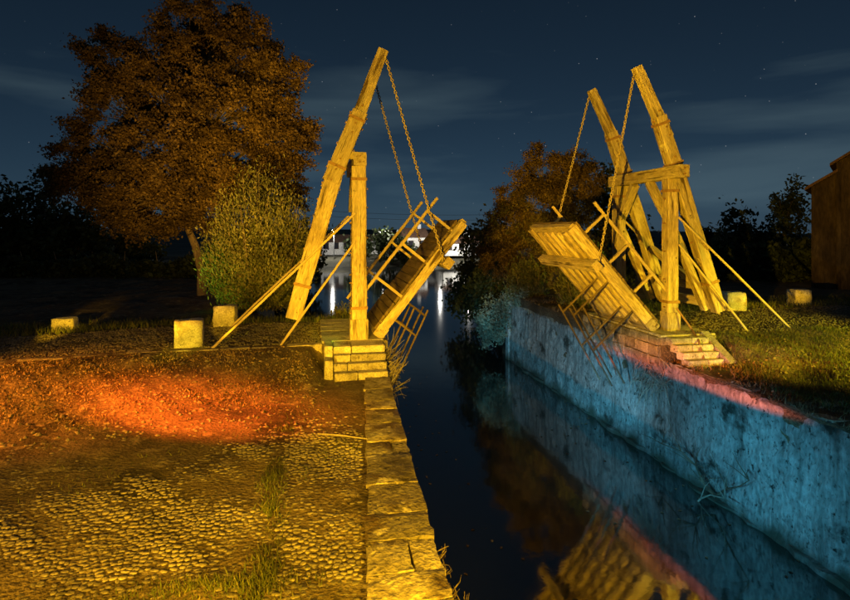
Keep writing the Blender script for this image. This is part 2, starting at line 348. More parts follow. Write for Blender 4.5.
def frame_matrix(p0, p1, up):
    p0, p1 = Vector(p0), Vector(p1); z = (p1 - p0).normalized(); up = Vector(up)
    x = up.cross(z).normalized(); y = z.cross(x)
    return Matrix(((x.x, y.x, z.x, p0.x), (x.y, y.y, z.y, p0.y), (x.z, y.z, z.z, p0.z), (0, 0, 0, 1)))
def timber(name, p0, p1, w, h, m, parent, up=(0, 1, 0), w1=None, h1=None, cham=0.055, wob=0.008, seg=None):
    """a hewn timber: local z runs along it, local y towards 'up' (h), local x across (w)"""
    L = (Vector(p1) - Vector(p0)).length; w1 = w1 or w; h1 = h1 or h
    seg = seg or max(2, min(12, int(L / 0.45)))
    V = []; F = []
    prof = [(1, .5), (1, -.5), (.5, -1), (-.5, -1), (-1, -.5), (-1, .5), (-.5, 1), (.5, 1)]
    prof = []
    c = cham
    for sx, sy in ((1, 1), (1, -1), (-1, -1), (-1, 1)):
        a = (sx * .5, sy * (.5 - c)); b_ = (sx * (.5 - c), sy * .5)
        prof += [b_, a] if sx == sy else [a, b_]
    for i in range(seg + 1):
        t = i / seg; ww = w + (w1 - w) * t; hh = h + (h1 - h) * t
        ox, oy = random.uniform(-wob, wob), random.uniform(-wob, wob)
        for (x, y) in prof:
            V.append((x * ww + ox + random.uniform(-wob, wob) * .5, y * hh + oy + random.uniform(-wob, wob) * .5, t * L))
    n = 8
    for i in range(seg):
        for k in range(n):
            F.append((i * n + k, i * n + (k + 1) % n, (i + 1) * n + (k + 1) % n, (i + 1) * n + k))
    F.append(tuple(range(n))[::-1]); F.append(tuple(seg * n + k for k in range(n)))
    o = mesh_obj(name, V, F, m, parent, frame_matrix(p0, p1, up))
    bm = bmesh.new(); bm.from_mesh(o.data); bmesh.ops.recalc_face_normals(bm, faces=bm.faces); bm.to_mesh(o.data); bm.free()
    return o

def leaf_quads(C, size, aspect=0.6, up=None, var=0.4):
    """numpy leaf quads around centres; 'up' gives preferred long-axis directions"""
    n = len(C)
    a = rng.normal(size=(n, 3)) if up is None else up + rng.normal(size=(n, 3)) * 0.55
    a /= np.linalg.norm(a, axis=1)[:, None] + 1e-9
    r = rng.normal(size=(n, 3)); b = np.cross(a, r); b /= np.linalg.norm(b, axis=1)[:, None] + 1e-9
    s = (size * (1 + var * rng.uniform(-1, 1, n)))[:, None]
    V = np.empty((n, 4, 3))
    V[:, 0] = C - a * s * .5; V[:, 1] = C + b * s * aspect * .5; V[:, 2] = C + a * s * .5; V[:, 3] = C - b * s * aspect * .5
    return V.reshape(-1, 3)

def tree(name, base, lobes, nclump, per, spread, lsize, leafm, label, trunk_r, fork, group=None, limbs=14, seed=0, parts=True):
    """lobes: (centre Vector, rx, ry, rz); trunk from base through fork point into limbs"""
    rs = np.random.default_rng(seed)
    t = empty(name, base, label, 'tree' if 'tree' in name else 'bush', group)
    vol = np.array([l[1] * l[2] * l[3] for l in lobes]) ** 0.75; vol /= vol.sum()
    cl = []
    for _ in range(nclump):
        l = lobes[rs.choice(len(lobes), p=vol)]
        d = rs.normal(size=3); d /= np.linalg.norm(d)
        r = 0.35 + 0.65 * rs.uniform() ** 0.45
        cl.append(np.array(l[0]) + d * r * np.array(l[1:]))
    cl = np.array(cl)
    k = rs.poisson(per, nclump); rep = np.repeat(np.arange(nclump), k)
    sp = spread * rs.uniform(0.6, 1.3, nclump)
    P = cl[rep] + rs.normal(size=(len(rep), 3)) * (sp[rep] * 0.6)[:, None]
    V = leaf_quads(P, lsize)
    np_obj('crown', V, np.arange(len(V)), 4, leafm, t)
    mb = MB()
    base = Vector(base); fork = Vector(fork)
    mid = base.lerp(fork, 0.5) + Vector((rs.uniform(-.12, .12), rs.uniform(-.1, .1), 0))
    mb.tube([base - Vector((0, 0, .3)), base + Vector((0, 0, .15)), mid, fork], [trunk_r * 1.5, trunk_r * 1.1, trunk_r * .9, trunk_r * .8], 10)
    idx = rs.choice(nclump, min(limbs, nclump), replace=False)
    for i in idx:
        e = Vector(cl[i]); m1 = fork.lerp(e, 0.45) + Vector((rs.uniform(-.4, .4), rs.uniform(-.4, .4), rs.uniform(0.0, .5)))
        mb.tube([fork, m1, e], [trunk_r * .5, trunk_r * .28, 0.02], 6)
        for j in rs.choice(nclump, 5, replace=False):
            e2 = Vector(cl[j])
            if (e2 - m1).length < 3.2: mb.tube([m1, m1.lerp(e2, .5) + Vector((0, 0, .15)), e2], [trunk_r * .16, trunk_r * .1, 0.012], 5)
    mb.build('trunk', barkm, t, sm=True)
    return t

def grand_tree(name, base, path, lobes, nsub, per, rsub, lsize, leafm, label, trunk_r, seed=0):
    """crown of many leaf sprays carried by real limbs, dark gaps between the sprays"""
    rs = np.random.default_rng(seed)
    t = empty(name, base, label, 'tree')
    mb = MB(); path = [Vector(p) for p in path]
    mb.tube([Vector(base) - Vector((0, 0, .3))] + path, [trunk_r * 1.5] + [trunk_r * (1 - .45 * i / (len(path) - 1)) for i in range(len(path))], 10)
    fork = path[-1]; P = []
    vol = np.array([l[1] * l[2] * l[3] for l in lobes]) ** .7; vol /= vol.sum()
    for li, l in enumerate(lobes):
        lc = Vector(l[0]); rad = np.array(l[1:])
        src = path[-1] if li % 3 else path[-2]
        hub = src.lerp(lc, .72); m1 = src.lerp(hub, .5) + Vector((rs.uniform(-.5, .5), rs.uniform(-.5, .2), rs.uniform(.1, .6)))
        mb.tube([src, m1, hub], [trunk_r * .5, trunk_r * .34, trunk_r * .2], 7)
        for q in range(max(6, int(nsub * vol[li]))):
            d = rs.normal(size=3); d /= np.linalg.norm(d)
            c = np.array(lc) + d * rad * (0.45 + .55 * rs.uniform() ** .5); R_ = rsub * rs.uniform(.55, 1.25)
            m2 = hub.lerp(Vector(c), .5) + Vector((rs.uniform(-.2, .2), rs.uniform(-.2, .2), rs.uniform(-.1, .25)))
            mb.tube([hub, m2, Vector(c)], [trunk_r * .13, trunk_r * .08, .01], 5)
            n = int(per * (R_ / rsub) ** 2 * rs.uniform(.6, 1.2))
            # each spray: several twigs fanning outwards, leaves along them
            nt_ = max(5, n // 26)
            for k in range(nt_):
                e = rs.normal(size=3) * .8 + d * .9; e /= np.linalg.norm(e); e *= R_ * rs.uniform(.6, 1.25); e[2] *= .75
                ts = rs.uniform(.15, 1.0, 26)[:, None]
                P.append(c + e * ts + np.array([0, 0, -.12]) * ts ** 2 + rs.normal(size=(26, 3)) * .09)
    P = np.concatenate(P); V = leaf_quads(P, lsize, .62)
    np_obj('crown', V, np.arange(len(V)), 4, leafm, t)
    mb.build('trunk', barkm, t, sm=True)
    return t

def feathery(name, base, lobes_h, spread, nst, leafm, label, lsize=0.16, cat='bush', droop=0.25, group=None, seed=3, per=34, zdown=0.0):
    """upright wispy shrub: curved stems with thin sprays"""
    rs = np.random.default_rng(seed)
    t = empty(name, base, label, cat, group); base = np.array(base)
    C = []; U = []; mb = MB()
    for i in range(nst):
        a = rs.uniform(0, 2 * np.pi); r = spread * rs.uniform() ** .5; h = lobes_h * (1 - 0.5 * (r / spread) ** 2) * rs.uniform(.35, 1.05)
        b00 = base; base = b00 + np.array([math.cos(a), math.sin(a), 0]) * r * .42
        top = b00 + np.array([math.cos(a) * r, math.sin(a) * r, h])
        ctl = b00 + np.array([math.cos(a) * r * .78, math.sin(a) * r * .78, h * .5])
        ts = np.sort(rs.uniform(0.16, 1.0, per)); ts = ts[:, None]
        pts = (1 - ts) ** 2 * base + 2 * ts * (1 - ts) * ctl + ts ** 2 * top
        dr = 2 * (1 - ts) * (ctl - base) + 2 * ts * (top - ctl); dr /= np.linalg.norm(dr, axis=1)[:, None]
        C.append(pts + rs.normal(size=pts.shape) * 0.16 * (lobes_h / 5)); U.append(dr)
        if i % 4 == 0:
            q = [Vector((1 - s) ** 2 * base + 2 * s * (1 - s) * ctl + s * s * top) for s in (0, .3, .6, .95)]
            mb.tube(q, [.035, .026, .016, .006], 4)
        base = b00
    C = np.concatenate(C); U = np.concatenate(U) + np.array([0, 0, -zdown])
    V = leaf_quads(C, lsize, 0.34, U)
    np_obj('foliage', V, np.arange(len(V)), 4, leafm, t)
    mb.build('stem', barkm, t)
    return t

def blades(name, P, h, material, label, parent=None, lean=0.35, width=0.012, kind='stuff', cat=None):
    n = len(P)
    a = rng.uniform(0, 2 * np.pi, n); hh = h * rng.uniform(0.4, 1.25, n); ln = lean * rng.uniform(0, 1.4, n) * hh
    b = rng.uniform(0, 2 * np.pi, n)
    side = np.stack([np.cos(a), np.sin(a), np.zeros(n)], 1) * width * rng.uniform(.6, 1.5, n)[:, None]
    tip = P + np.stack([np.cos(b) * ln, np.sin(b) * ln, hh], 1)
    V = np.empty((n, 3, 3)); V[:, 0] = P - side; V[:, 1] = P + side; V[:, 2] = tip
    o = np_obj(name, V.reshape(-1, 3), np.arange(n * 3), 3, material, parent)
    return tag(o, label, cat, kind=kind)

# ================================================================== THE SETTING
WZ = -2.74                                  # water level
def edgeL(Y):
    Y = np.asarray(Y, dtype=float)
    return np.interp(Y, [-10, 5.64, 13.3, 18.5, 21, 24, 30, 45, 70, 97], [0.46, 1.30, 1.72, 1.85, 1.2, 0.2, -1.2, -2.4, -4.5, -60])
def edgeR(Y):
    Y = np.asarray(Y, dtype=float)
    return np.interp(Y, [-10, 8, 26, 30, 38, 50, 70, 97], [9.2, 9.2, 9.3, 9.5, 10.6, 14.0, 20.0, 30.0])
def fbm(X, Y, s=1.0):
    return (np.sin(X * 1.7 * s + 1.3 * np.sin(Y * 1.1 * s)) * np.cos(Y * 1.5 * s + 0.7) + .5 * np.sin(X * 4.1 * s + 2 + np.sin(Y * 3.3 * s)) * np.cos(Y * 3.7 * s) + .3 * np.sin(X * 9.3 * s + Y * 7.1 * s))
def hL(X, Y):
    X = np.asarray(X, float); Y = np.asarray(Y, float)
    deck = 0.60 - 0.22 * smooth(3.0, 11.0, -X)
    up = smooth(11.6, 14.7, Y) * smooth(-0.25, 0.15, -X) * 0.9 + smooth(14.5, 14.9, Y) * (1 - smooth(-0.25, 0.15, -X) * 0.9)
    z = deck * up
    z = z - smooth(18.4, 21.0, Y) * (deck - 0.25)
    rough = 0.02 + 0.05 * smooth(10.5, 12, Y) * smooth(0.3, 2.0, -X) * (1 - smooth(14.3, 14.8, Y)) + 0.05 * smooth(18.6, 20, Y)
    z = z + rough * fbm(X, Y) * (1 - 0.7 * smooth(14.6, 14.9, Y) * (1 - smooth(18.2, 18.6, Y)))
    cob = (1 - smooth(10.2, 12.2, Y))       # sunk under the cobbles
    return z - 0.03 - 0.02 * cob
def hR(X, Y):
    X = np.asarray(X, float); Y = np.asarray(Y, float)
    t = X - 9.2
    z = 0.60 * smooth(11.8, 14.6, Y) * smooth(0.9, 2.2, t) + 0.6 * smooth(13.7, 14.0, Y) * (1 - smooth(0.9, 2.2, t))
    z = z - smooth(18.6, 21, Y) * 0.25 + smooth(1.5, 5, t) * 0.12 * (1 - smooth(11.8, 14.6, Y))
    z = z + (0.03 + 0.05 * smooth(0.3, 2, t)) * fbm(X + 3, Y + 9) * (1 - .6 * smooth(14.2, 14.8, Y) * (1 - smooth(18.2, 18.8, Y)))
    return z - 0.02
def bank(name, side, tlist, ylist, material):
    edge = edgeL if side < 0 else edgeR; hf = hL if side < 0 else hR
    T, Yg = np.meshgrid(np.array(tlist), np.array(ylist))
    off = 0.10 if side < 0 else 0.0
    X = edge(Yg) + side * (T + off)
    Z = hf(X, Yg)
    # beyond the masonry the shore drops to the water as an earth slope
    yend = 19.5 if side < 0 else 26.0
    wild = smooth(yend, yend + 2.0, Yg)
    Z = Z - wild * (1 - smooth(0, 2.6, T)) * (Z - WZ + 0.4)
    n, m = T.shape
    V = np.stack([X, Yg, Z], -1).reshape(-1, 3).tolist()
    # skirt down at the edge
    F = []
    for j in range(n - 1):
        for i in range(m - 1):
            q = (j * m + i, j * m + i + 1, (j + 1) * m + i + 1, (j + 1) * m + i)
            F.append(q if side > 0 else q[::-1])
    b = len(V)
    for j in range(n): V.append((X[j, 0], Yg[j, 0], WZ - 0.6))
    for j in range(n - 1): F.append((j * m, (j + 1) * m, b + j + 1, b + j) if side > 0 else (j * m, b + j, b + j + 1, (j + 1) * m))
    o = mesh_obj(name, V, F, material, smooth_=True)
    return tag(o, kind='structure')
tl = np.concatenate([np.arange(0, 12, .16), np.arange(12, 30, 1.2), np.array([30, 45, 80, 150, 400])])
yl = np.concatenate([np.arange(-8, 3, 1.0), np.arange(3, 21.5, .16), np.arange(21.5, 40, .8), np.arange(40, 98, 4.0)])
bank('ground', -1, tl, yl, soil)
bank('bank_ground', 1, tl, yl, dirt_r)

# far shore
fx = np.linspace(-420, 420, 60); fy = np.array([94, 96, 98, 102, 110, 125, 150, 220, 400, 900, 2200])
FX, FY = np.meshgrid(fx, fy)
FZ = WZ - .5 + smooth(95, 103, FY + 1.5 * np.sin(FX * .21)) * 2.0 + smooth(150, 900, FY) * 6
V = np.stack([FX, FY, FZ], -1).reshape(-1, 3).tolist(); m_ = len(fx); F = []
for j in range(len(fy) - 1):
    for i in range(m_ - 1): F.append((j * m_ + i, j * m_ + i + 1, (j + 1) * m_ + i + 1, (j + 1) * m_ + i))
tag(mesh_obj('far_bank_ground', V, F, farland, smooth_=True), kind='structure')

# water: dark, almost still
wm = bpy.data.materials.new('canal_water'); wm.use_nodes = True
t = wm.node_tree; b = t.nodes['Principled BSDF']
b.inputs['Base Color'].default_value = (0.016, 0.020, 0.019, 1); b.inputs['Roughness'].default_value = 0.06
b.inputs['IOR'].default_value = 2.9; b.inputs['Specular IOR Level'].default_value = 0.5
c = t.nodes.new('ShaderNodeTexCoord'); n = t.nodes.new('ShaderNodeTexNoise'); n.inputs['Scale'].default_value = 2.2; n.inputs['Detail'].default_value = 4
t.links.new(c.outputs['Object'], n.inputs['Vector'])
bp = t.nodes.new('ShaderNodeBump'); bp.inputs['Strength'].default_value = 0.12; bp.inputs['Distance'].default_value = 0.02
t.links.new(n.outputs['Fac'], bp.inputs['Height']); t.links.new(bp.outputs[0], b.inputs['Normal'])
mb = MB(); mb.V = [(-420, -10, WZ), (420, -10, WZ), (420, 104, WZ), (-420, 104, WZ)]; mb.F = [(0, 1, 2, 3)]
tag(mb.build('canal_water', wm), kind='structure')

# ================================================================== LEFT QUAY
qw = empty('quay_wall', (1.3, 5.6, 0), 'long stone quay wall with worn yellow-lit capstones along the left canal edge', 'quay wall')
ys = list(np.arange(-6, 18.6, 1.0))
V = []; F = []
for i, y in enumerate(ys):
    e = float(edgeL(y))
    for (x, z) in ((e - 0.75, -0.07), (e - 0.04, -0.07), (e + 0.02, -1.2), (e + 0.05, WZ - .6)): V.append((x, y, z))
for i in range(len(ys) - 1):
    for k in range(3): F.append((i * 4 + k, i * 4 + k + 1, i * 4 + k + 5, i * 4 + k + 4))
mesh_obj('wall_face', V, F, rubble, qw)
def rough_block(name, x0, x1, y0, y1, z0, z1, m, parent, jit=0.012, bev=0.02, dz=0.0, data_only=False, sub=2):
    cx, cy, cz = (x0 + x1) / 2, (y0 + y1) / 2, (z0 + z1) / 2
    bm = bmesh.new(); bmesh.ops.create_cube(bm, size=1.0)
    for v in bm.verts: v.co = Vector((v.co.x * (x1 - x0), v.co.y * (y1 - y0), v.co.z * (z1 - z0)))
    bmesh.ops.bevel(bm, geom=list(bm.edges), offset=bev, segments=1, affect='EDGES')
    for v in bm.verts: v.co += Vector((random.uniform(-jit, jit), random.uniform(-jit, jit), random.uniform(-jit, jit) + (dz if v.co.z > 0 else 0)))
    me = bpy.data.meshes.new(name); bm.to_mesh(me); bm.free(); me.materials.append(m)
    return mesh_obj(name, None, None, None, parent, Matrix.Translation((cx, cy, cz)), data=me)
def skew_block(name, corners, z0, z1, m, parent, jit=0.012):
    """block over a quadrilateral footprint (cap stones follow the quay line)"""
    c = sum((Vector((*p, 0)) for p in corners), Vector()) / 4
    bm = bmesh.new(); vs = []
    g = 5; top = []
    P = [Vector((*p, 0)) - c for p in corners]
    def pt(u, v): return (P[0] * (1 - u) + P[1] * u) * (1 - v) + (P[3] * (1 - u) + P[2] * u) * v
    lo = 0.04
    V = []; F = []
    for j in range(g + 1):
        for i in range(g + 1):
            p = pt(i / g, j / g); e = (i in (0, g)) or (j in (0, g))
            z = z1 - (random.uniform(.003, .026) if e else random.uniform(0, .006))
            V.append((p.x + random.uniform(-jit, jit) * (1.2 if e else 1), p.y + random.uniform(-jit, jit) * .8, z))
    for j in range(g):
        for i in range(g): a = j * (g + 1) + i; F.append((a, a + 1, a + g + 2, a + g + 1))
    ring = [i for i in range(g + 1)] + [j * (g + 1) + g for j in range(1, g + 1)] + [g * (g + 1) + i for i in range(g - 1, -1, -1)] + [j * (g + 1) for j in range(g - 1, 0, -1)]
    b = len(V)
    for r_ in ring: V.append((V[r_][0], V[r_][1], z0))
    n = len(ring)
    for k in range(n): F.append((ring[(k + 1) % n], ring[k], b + k, b + (k + 1) % n))
    return mesh_obj(name, V, F, m, parent, Matrix.Translation(c))
def capL(y): return float(np.interp(y, [-6, 5.6, 13.3, 14], [0.0, 0.51, 1.15, 1.2]))
y = 3.0
cuts = [2.4, 3.4, 4.3, 5.25, 5.72, 6.35, 6.95, 7.75, 8.75, 9.35, 10.2, 11.0, 11.5, 12.4, 13.38]
for i in range(len(cuts) - 1):
    a, bb = cuts[i] + .012, cuts[i + 1] - .012
    e0, e1 = float(edgeL(a)), float(edgeL(bb)); l0, l1 = capL(a), capL(bb)
    dz = random.uniform(-.012, .012)
    if i in (4, 8):            # split stones, the canal-side piece broken lower
        s0, s1 = l0 + (e0 - l0) * .62, l1 + (e1 - l1) * .6
        skew_block('capstone', [(l0, a), (s0 - .012, a), (s1 - .012, bb), (l1, bb)], -.3, .02 + dz, capst, qw)
        skew_block('capstone', [(s0 + .012, a), (e0 + .02, a), (e1 - .02, bb), (s1 + .012, bb)], -.3, -.01 + dz, capst, qw)
    else:
        skew_block('capstone', [(l0 + random.uniform(-.03, .03), a), (e0 + random.uniform(-.02, .02), a), (e1 + random.uniform(-.02, .02), bb), (l1 + random.uniform(-.03, .03), bb)], -.32, .03 + dz, capst, qw)

# cobbles on the quay: the nearest 300 single, the rest one mass
cob_meshes = []
def cobble_verts(rx, ry, h, seed):
    r_ = random.Random(seed); n = 7; V = []; F = []
    for ring, (k, z) in enumerate(((1.0, -.05), (0.98, h * .6), (0.78, h * .96))):
        for i in range(n):
            a = 2 * math.pi * (i + .5) / n; q = max(abs(math.cos(a)), abs(math.sin(a))); e = 1 / (q ** .55)
            V.append((math.cos(a) * rx * k * e * r_.uniform(.88, 1.08), math.sin(a) * ry * k * e * r_.uniform(.88, 1.08), z + r_.uniform(-.005, .005)))
    V.append((0, 0, h))
    for r2 in range(2):
        for i in range(n): F.append((r2 * n + i, r2 * n + (i + 1) % n, (r2 + 1) * n + (i + 1) % n, (r2 + 1) * n + i))
    for i in range(n): F.append((2 * n + i, 2 * n + (i + 1) % n, 3 * n))
    return V, F
protos = [cobble_verts(1, 1, 1, s) for s in range(14)]
ground_o = bpy.data.objects['ground']
spots = []
yy = 3.7
while yy < 12.6:
    dy = random.uniform(.054, .078)
    x = capL(yy) - 0.06 + random.uniform(-.04, .04)
    while x > -11.5:
        w = random.uniform(.042, .098)
        xx = x - w / 2
        gut = -0.55 + 0.05 * math.sin(yy * 1.3) - max(0, 6.2 - yy) * .12        # grassy gutter line
        keep = 0.97
        if abs(xx - gut) < 0.11: keep = 0.3
        fade = float(smooth(9.0, 11.4, np.array(yy + 0.25 * math.sin(xx * 1.9) + .12 * (-xx if xx < -3 else 0))))
        if random.random() < keep * (1 - fade):
            wav = .05 * math.sin(xx * 2.1 + .6 * yy) + .035 * math.sin(xx * 5.3 - yy * 2)
            spots.append((xx, yy + random.uniform(-.035, .035) + wav, w, dy * random.uniform(.85, 1.12), random.uniform(-.6, .6)))
        x -= w + random.uniform(.000, .006)
    yy += dy
def ground_cob(x, y): return float(hL(x, y)) + 0.0
# size in the picture: nearer is larger; keep those inside the frame
def in_frame(x, y):
    lat = x * CY - y * SY; d = x * SY + y * CY
    u = CX + FPX * lat / d; v = HOR + FPX * HC / d
    return 72 < u < 780 and v < 550, d
order = sorted(range(len(spots)), key=lambda i: (not in_frame(spots[i][0], spots[i][1])[0], in_frame(spots[i][0], spots[i][1])[1]))
single = set(order[:298])
data = []
for (V, F) in protos:
    me = bpy.data.meshes.new('cobble'); me.from_pydata(V, [], F); me.materials.append(cobble_m)
    me.polygons.foreach_set('use_smooth', [True] * len(me.polygons)); data.append(me)
mass = MB()
for i, (x, y, w, dy, rot) in enumerate(spots):
    k = random.randrange(14); h = random.uniform(.014, .023); z = ground_cob(x, y) - 0.008 - .022 * max(0, min(1, .5 + .55 * float(fbm(x * .55 + 2, y * .8)) + random.uniform(-.3, .3)) - (0.35 if x > -.5 else 0))
    M = Matrix.Translation((x, y, z)) @ Matrix.Rotation(rot, 4, 'Z') @ Matrix.Rotation(random.uniform(-.12, .12), 4, 'X') @ Matrix.Rotation(random.uniform(-.12, .12), 4, 'Y') @ Matrix.Diagonal((w * .53, dy * .52, h, 1))
    if i in single:
        mesh_obj('cobble', None, None, None, ground_o, M, data=data[k])
    else:
        V, F = protos[k]; b0 = len(mass.V)
        mass.V += [tuple(M @ Vector(v)) for v in V]; mass.F += [tuple(b0 + q for q in f) for f in F]
cm = mass.build('cobble_paving', cobble_m, ground_o, sm=True); cm['kind'] = 'stuff'

# left steps
st = empty('stone_steps', (0.95, 13.4, 0), 'flight of four pale stone steps up to the left bridge post', 'steps')
for k in range(4):
    y0 = 13.42 + .24 * k; z1 = .16 * (k + 1) - .02
    xm = 0.85 + random.uniform(-.2, .2)
    rough_block('step_stone', 0.45, xm - .006, y0, y0 + .34 if k < 3 else 14.85, z1 - .20 if k else -.1, z1, stone, st, .008, .018)
    rough_block('step_stone', xm + .006, 1.72, y0 - .004, y0 + .34 if k < 3 else 14.85, z1 - .20 if k else -.1, z1 + .003, stone, st, .008, .018)
for (y0, y1, z) in ((13.62, 14.08, .40), (14.09, 14.85, .655)):
    rough_block('cheek_stone', .22, .43, y0, y1, -.1, z, stone, st, .012, .025)

# abutments carry the posts and the leaf hinges
def abutment(x0, x1, y0, y1, top, label, name='bridge_abutment', below=-3.1):
    t = empty(name, ((x0 + x1) / 2, (y0 + y1) / 2, 0), label, 'abutment')
    mb = MB(); mb.box(x0 + .06, x1 - .06, y0 + .06, y1 - .06, below, top - .04); mb.build('core', rubble, t)
    z = top
    # facing courses of rough stones: side facing camera, side facing canal, top slabs
    zc = top - .02; course = 0
    while zc > -2.9:
        hh = random.uniform(.22, .32)
        for face in ('near', 'canal'):
            p = (x0 if face == 'near' else y0); end = (x1 if face == 'near' else y1)
            while p < end - .05:
                w = min(random.uniform(.3, .62), end - p)
                if end - p - w < .15: w = end - p
                if face == 'near':
                    if zc > -.2: rough_block('stone', p + .01, p + w - .01, y0 - .03, y0 + .12, zc - hh + .012, zc, rubble, t, .014, .02)
                elif zc > -.05 or x1 < 5:
                    cxx = x1 if x1 < 5 else x0
                    rough_block('stone', cxx - .09, cxx + .09, p + .01, p + w - .01, zc - hh + .012, zc, rubble, t, .014, .02)
                p += w
        zc -= hh
    p = y0
    while p < y1 - .02:
        w = min(random.uniform(.5, .8), y1 - p)
        rough_block('slab', x0 + .02, x1 - .02, p + .008, p + w - .008, top - .05, top + .035, stone, t, .008, .015); p += w
    return t
abutment(0.15, 1.80, 14.88, 18.6, 0.60, 'rough stone abutment carrying the left bridge posts')
abutment(9.22, 10.95, 13.92, 18.3, 0.60, 'rough stone abutment carrying the right bridge posts')

# kerb along the near side of the left road
kr = empty('road_kerb', (-4, 14.8, 0.4), 'low line of kerb stones edging the road left of the steps', 'kerb')
x = 0.2
while x > -11:
    w = random.uniform(.7, 1.2)
    zt = float(hL(x - w / 2, 15.1)) + random.uniform(-.05, .02)
    rough_block('kerb_stone', x - w + .015, x - .015, 14.72, 14.94, zt - .4, zt, rubble, kr, .012, .02)
    x -= w

# ================================================================== RIGHT CANAL WALL
cw = empty('canal_wall', (9.2, 14, -2.6), 'tall stained concrete canal wall lit teal on the right', 'canal wall')
ny, nz = 330, 44
yv = np.linspace(-6, 26.0, ny); zv = np.linspace(WZ - .4, 0.0, nz)
Yg, Zg = np.meshgrid(yv, zv)
rel = 0.025 * fbm(Yg * 1.3, Zg * 1.6) + 0.010 * fbm(Yg * 6, Zg * 5) + rng.normal(size=Yg.shape) * 0.005
# horizontal lift line and vertical pour joints, chipped head
for j in (-1.0, 4.4, 8.1, 12.05, 17.1, 21.4): rel += 0.035 * np.exp(-((Yg - j) / .045) ** 2)
rel += 0.02 * np.exp(-((Zg + 1.25 + .03 * np.sin(Yg * 2)) / .04) ** 2)
for _ in range(90):                       # spalls
    cy, cz, r_ = rng.uniform(4, 25), rng.uniform(-2.5, -.1), rng.uniform(.05, .28)
    rel += rng.uniform(.01, .045) * np.exp(-(((Yg - cy) ** 2 + ((Zg - cz) * 1.2) ** 2) / r_ ** 2) ** 2)
chip = np.clip((Zg + .16) / .16, 0, 1) ** 2 * (0.05 + 0.05 * np.abs(fbm(Yg * 2.2, Yg * .7)))
Xg = edgeR(Yg) + rel + chip - 0.03 + (-Zg) * -0.035
Zt = Zg - np.where(Zg > -.05, .05 * np.abs(fbm(Yg * 1.7, Yg)), 0)
V = np.stack([Xg, Yg, Zt], -1).reshape(-1, 3)
I = (np.arange(nz - 1)[:, None] * ny + np.arange(ny - 1)[None, :]).ravel()
idx = np.stack([I, I + ny, I + ny + 1, I + 1], 1).ravel()
o = np_obj('wall_face', V, idx, 4, concrete, cw); o.data.polygons.foreach_set('use_smooth', [True] * len(o.data.polygons))
mb = MB(); mb.box(9.1, 9.5, 25.96, 26.3, WZ - .5, -.02, .02); mb.build('wall_end', concrete, cw)
# head of the wall: irregular stones under grass
yy = -4.0
while yy < 25.8:
    w = random.uniform(.5, 1.3)
    if not (13.85 < yy + w and yy < 18.35):
        rough_block('head_stone', 9.27, 9.27 + random.uniform(.3, .55), yy + .01, yy + w - .01, -.28, .0 + random.uniform(-.03, .05), rubble, cw, .03, .035)
    yy += w
# footing ledge at the water line
V = []; F = []; ys = np.arange(-6, 25.9, .25)
for i, y in enumerate(ys):
    e = float(edgeR(y)); w = .10 + .06 * math.sin(y * 1.7) + .04 * math.sin(y * 4.3) + random.uniform(-.05, .05); z = WZ + .06 + .04 * math.sin(y * .9) + random.uniform(-.03, .03)
    for (xo, zz) in ((-.02, z + .03), (-.08 - w, z), (-.12 - w, WZ - .3)): V.append((e + xo, float(y), zz))
for i in range(len(ys) - 1):
    for k in range(2): F.append((i * 3 + k, i * 3 + 3 + k, i * 3 + 4 + k, i * 3 + 1 + k))
mesh_obj('footing', V, F, concrete, cw)

# right steps
st = empty('stone_steps', (9.9, 13.0, 0), 'small flight of grey stone steps up to the right bridge post', 'steps')
for k in range(4):
    y0 = 13.0 + .2 * k; z1 = .155 * (k + 1) - .02; xl = 9.36 + (.06 if k < 2 else 0)
    xm = 9.9 + random.uniform(-.15, .15)
    rough_block('step_stone', xl, xm - .006, y0, y0 + .3 if k < 3 else 13.9, z1 - .20 if k else -.1, z1, stone, st, .008, .016)
    rough_block('step_stone', xm + .006, 10.48, y0 - .004, y0 + .3 if k < 3 else 13.9, z1 - .20 if k else -.1, z1 + .003, stone, st, .008, .016)
mb = MB()
mb.V = [(10.5, 12.85, -.1), (10.72, 12.85, -.1), (10.72, 13.95, -.1), (10.5, 13.95, -.1), (10.5, 12.85, .1), (10.72, 12.85, .1), (10.72, 13.95, .7), (10.5, 13.95, .7)]
mb.F = [(0, 3, 2, 1), (4, 5, 6, 7), (0, 1, 5, 4), (1, 2, 6, 5), (2, 3, 7, 6), (3, 0, 4, 7)]
mb.build('cheek_stone', stone, st)

# ================================================================== THE DRAWBRIDGE
def chain(name, p0, p1, parent, r=0.052, tw=0.015):
    p0, p1 = Vector(p0), Vector(p1); L = (p1 - p0).length; pitch = r * 1.55; n = int(L / pitch)
    M0 = frame_matrix(p0, p1, (0, 1, 0)).to_3x3()
    V = []; F = []; mj, mn = 10, 5
    for q in range(n + 1):
        sag = -math.sin(math.pi * q / n) * L * .006
        c = p0.lerp(p1, q / n) + Vector((0, 0, sag)); b = len(V)
        for i in range(mj):
            a = 2 * math.pi * i / mj
            for k in range(mn):
                e = 2 * math.pi * k / mn
                rad = r * .62 + tw * math.cos(e)
                lx, ly, lz = rad * math.cos(a), tw * math.sin(e), (r * 1.05 + tw * math.cos(e)) * math.sin(a)
                if q % 2: lx, ly = ly, lx
                V.append(tuple(c + M0 @ Vector((lx, ly, lz))))
        for i in range(mj):
            for k in range(mn):
                F.append((b + i * mn + k, b + ((i + 1) % mj) * mn + k, b + ((i + 1) % mj) * mn + (k + 1) % mn, b + i * mn + (k + 1) % mn))
    return mesh_obj(name, V, F, chain_m, parent, smooth_=True)
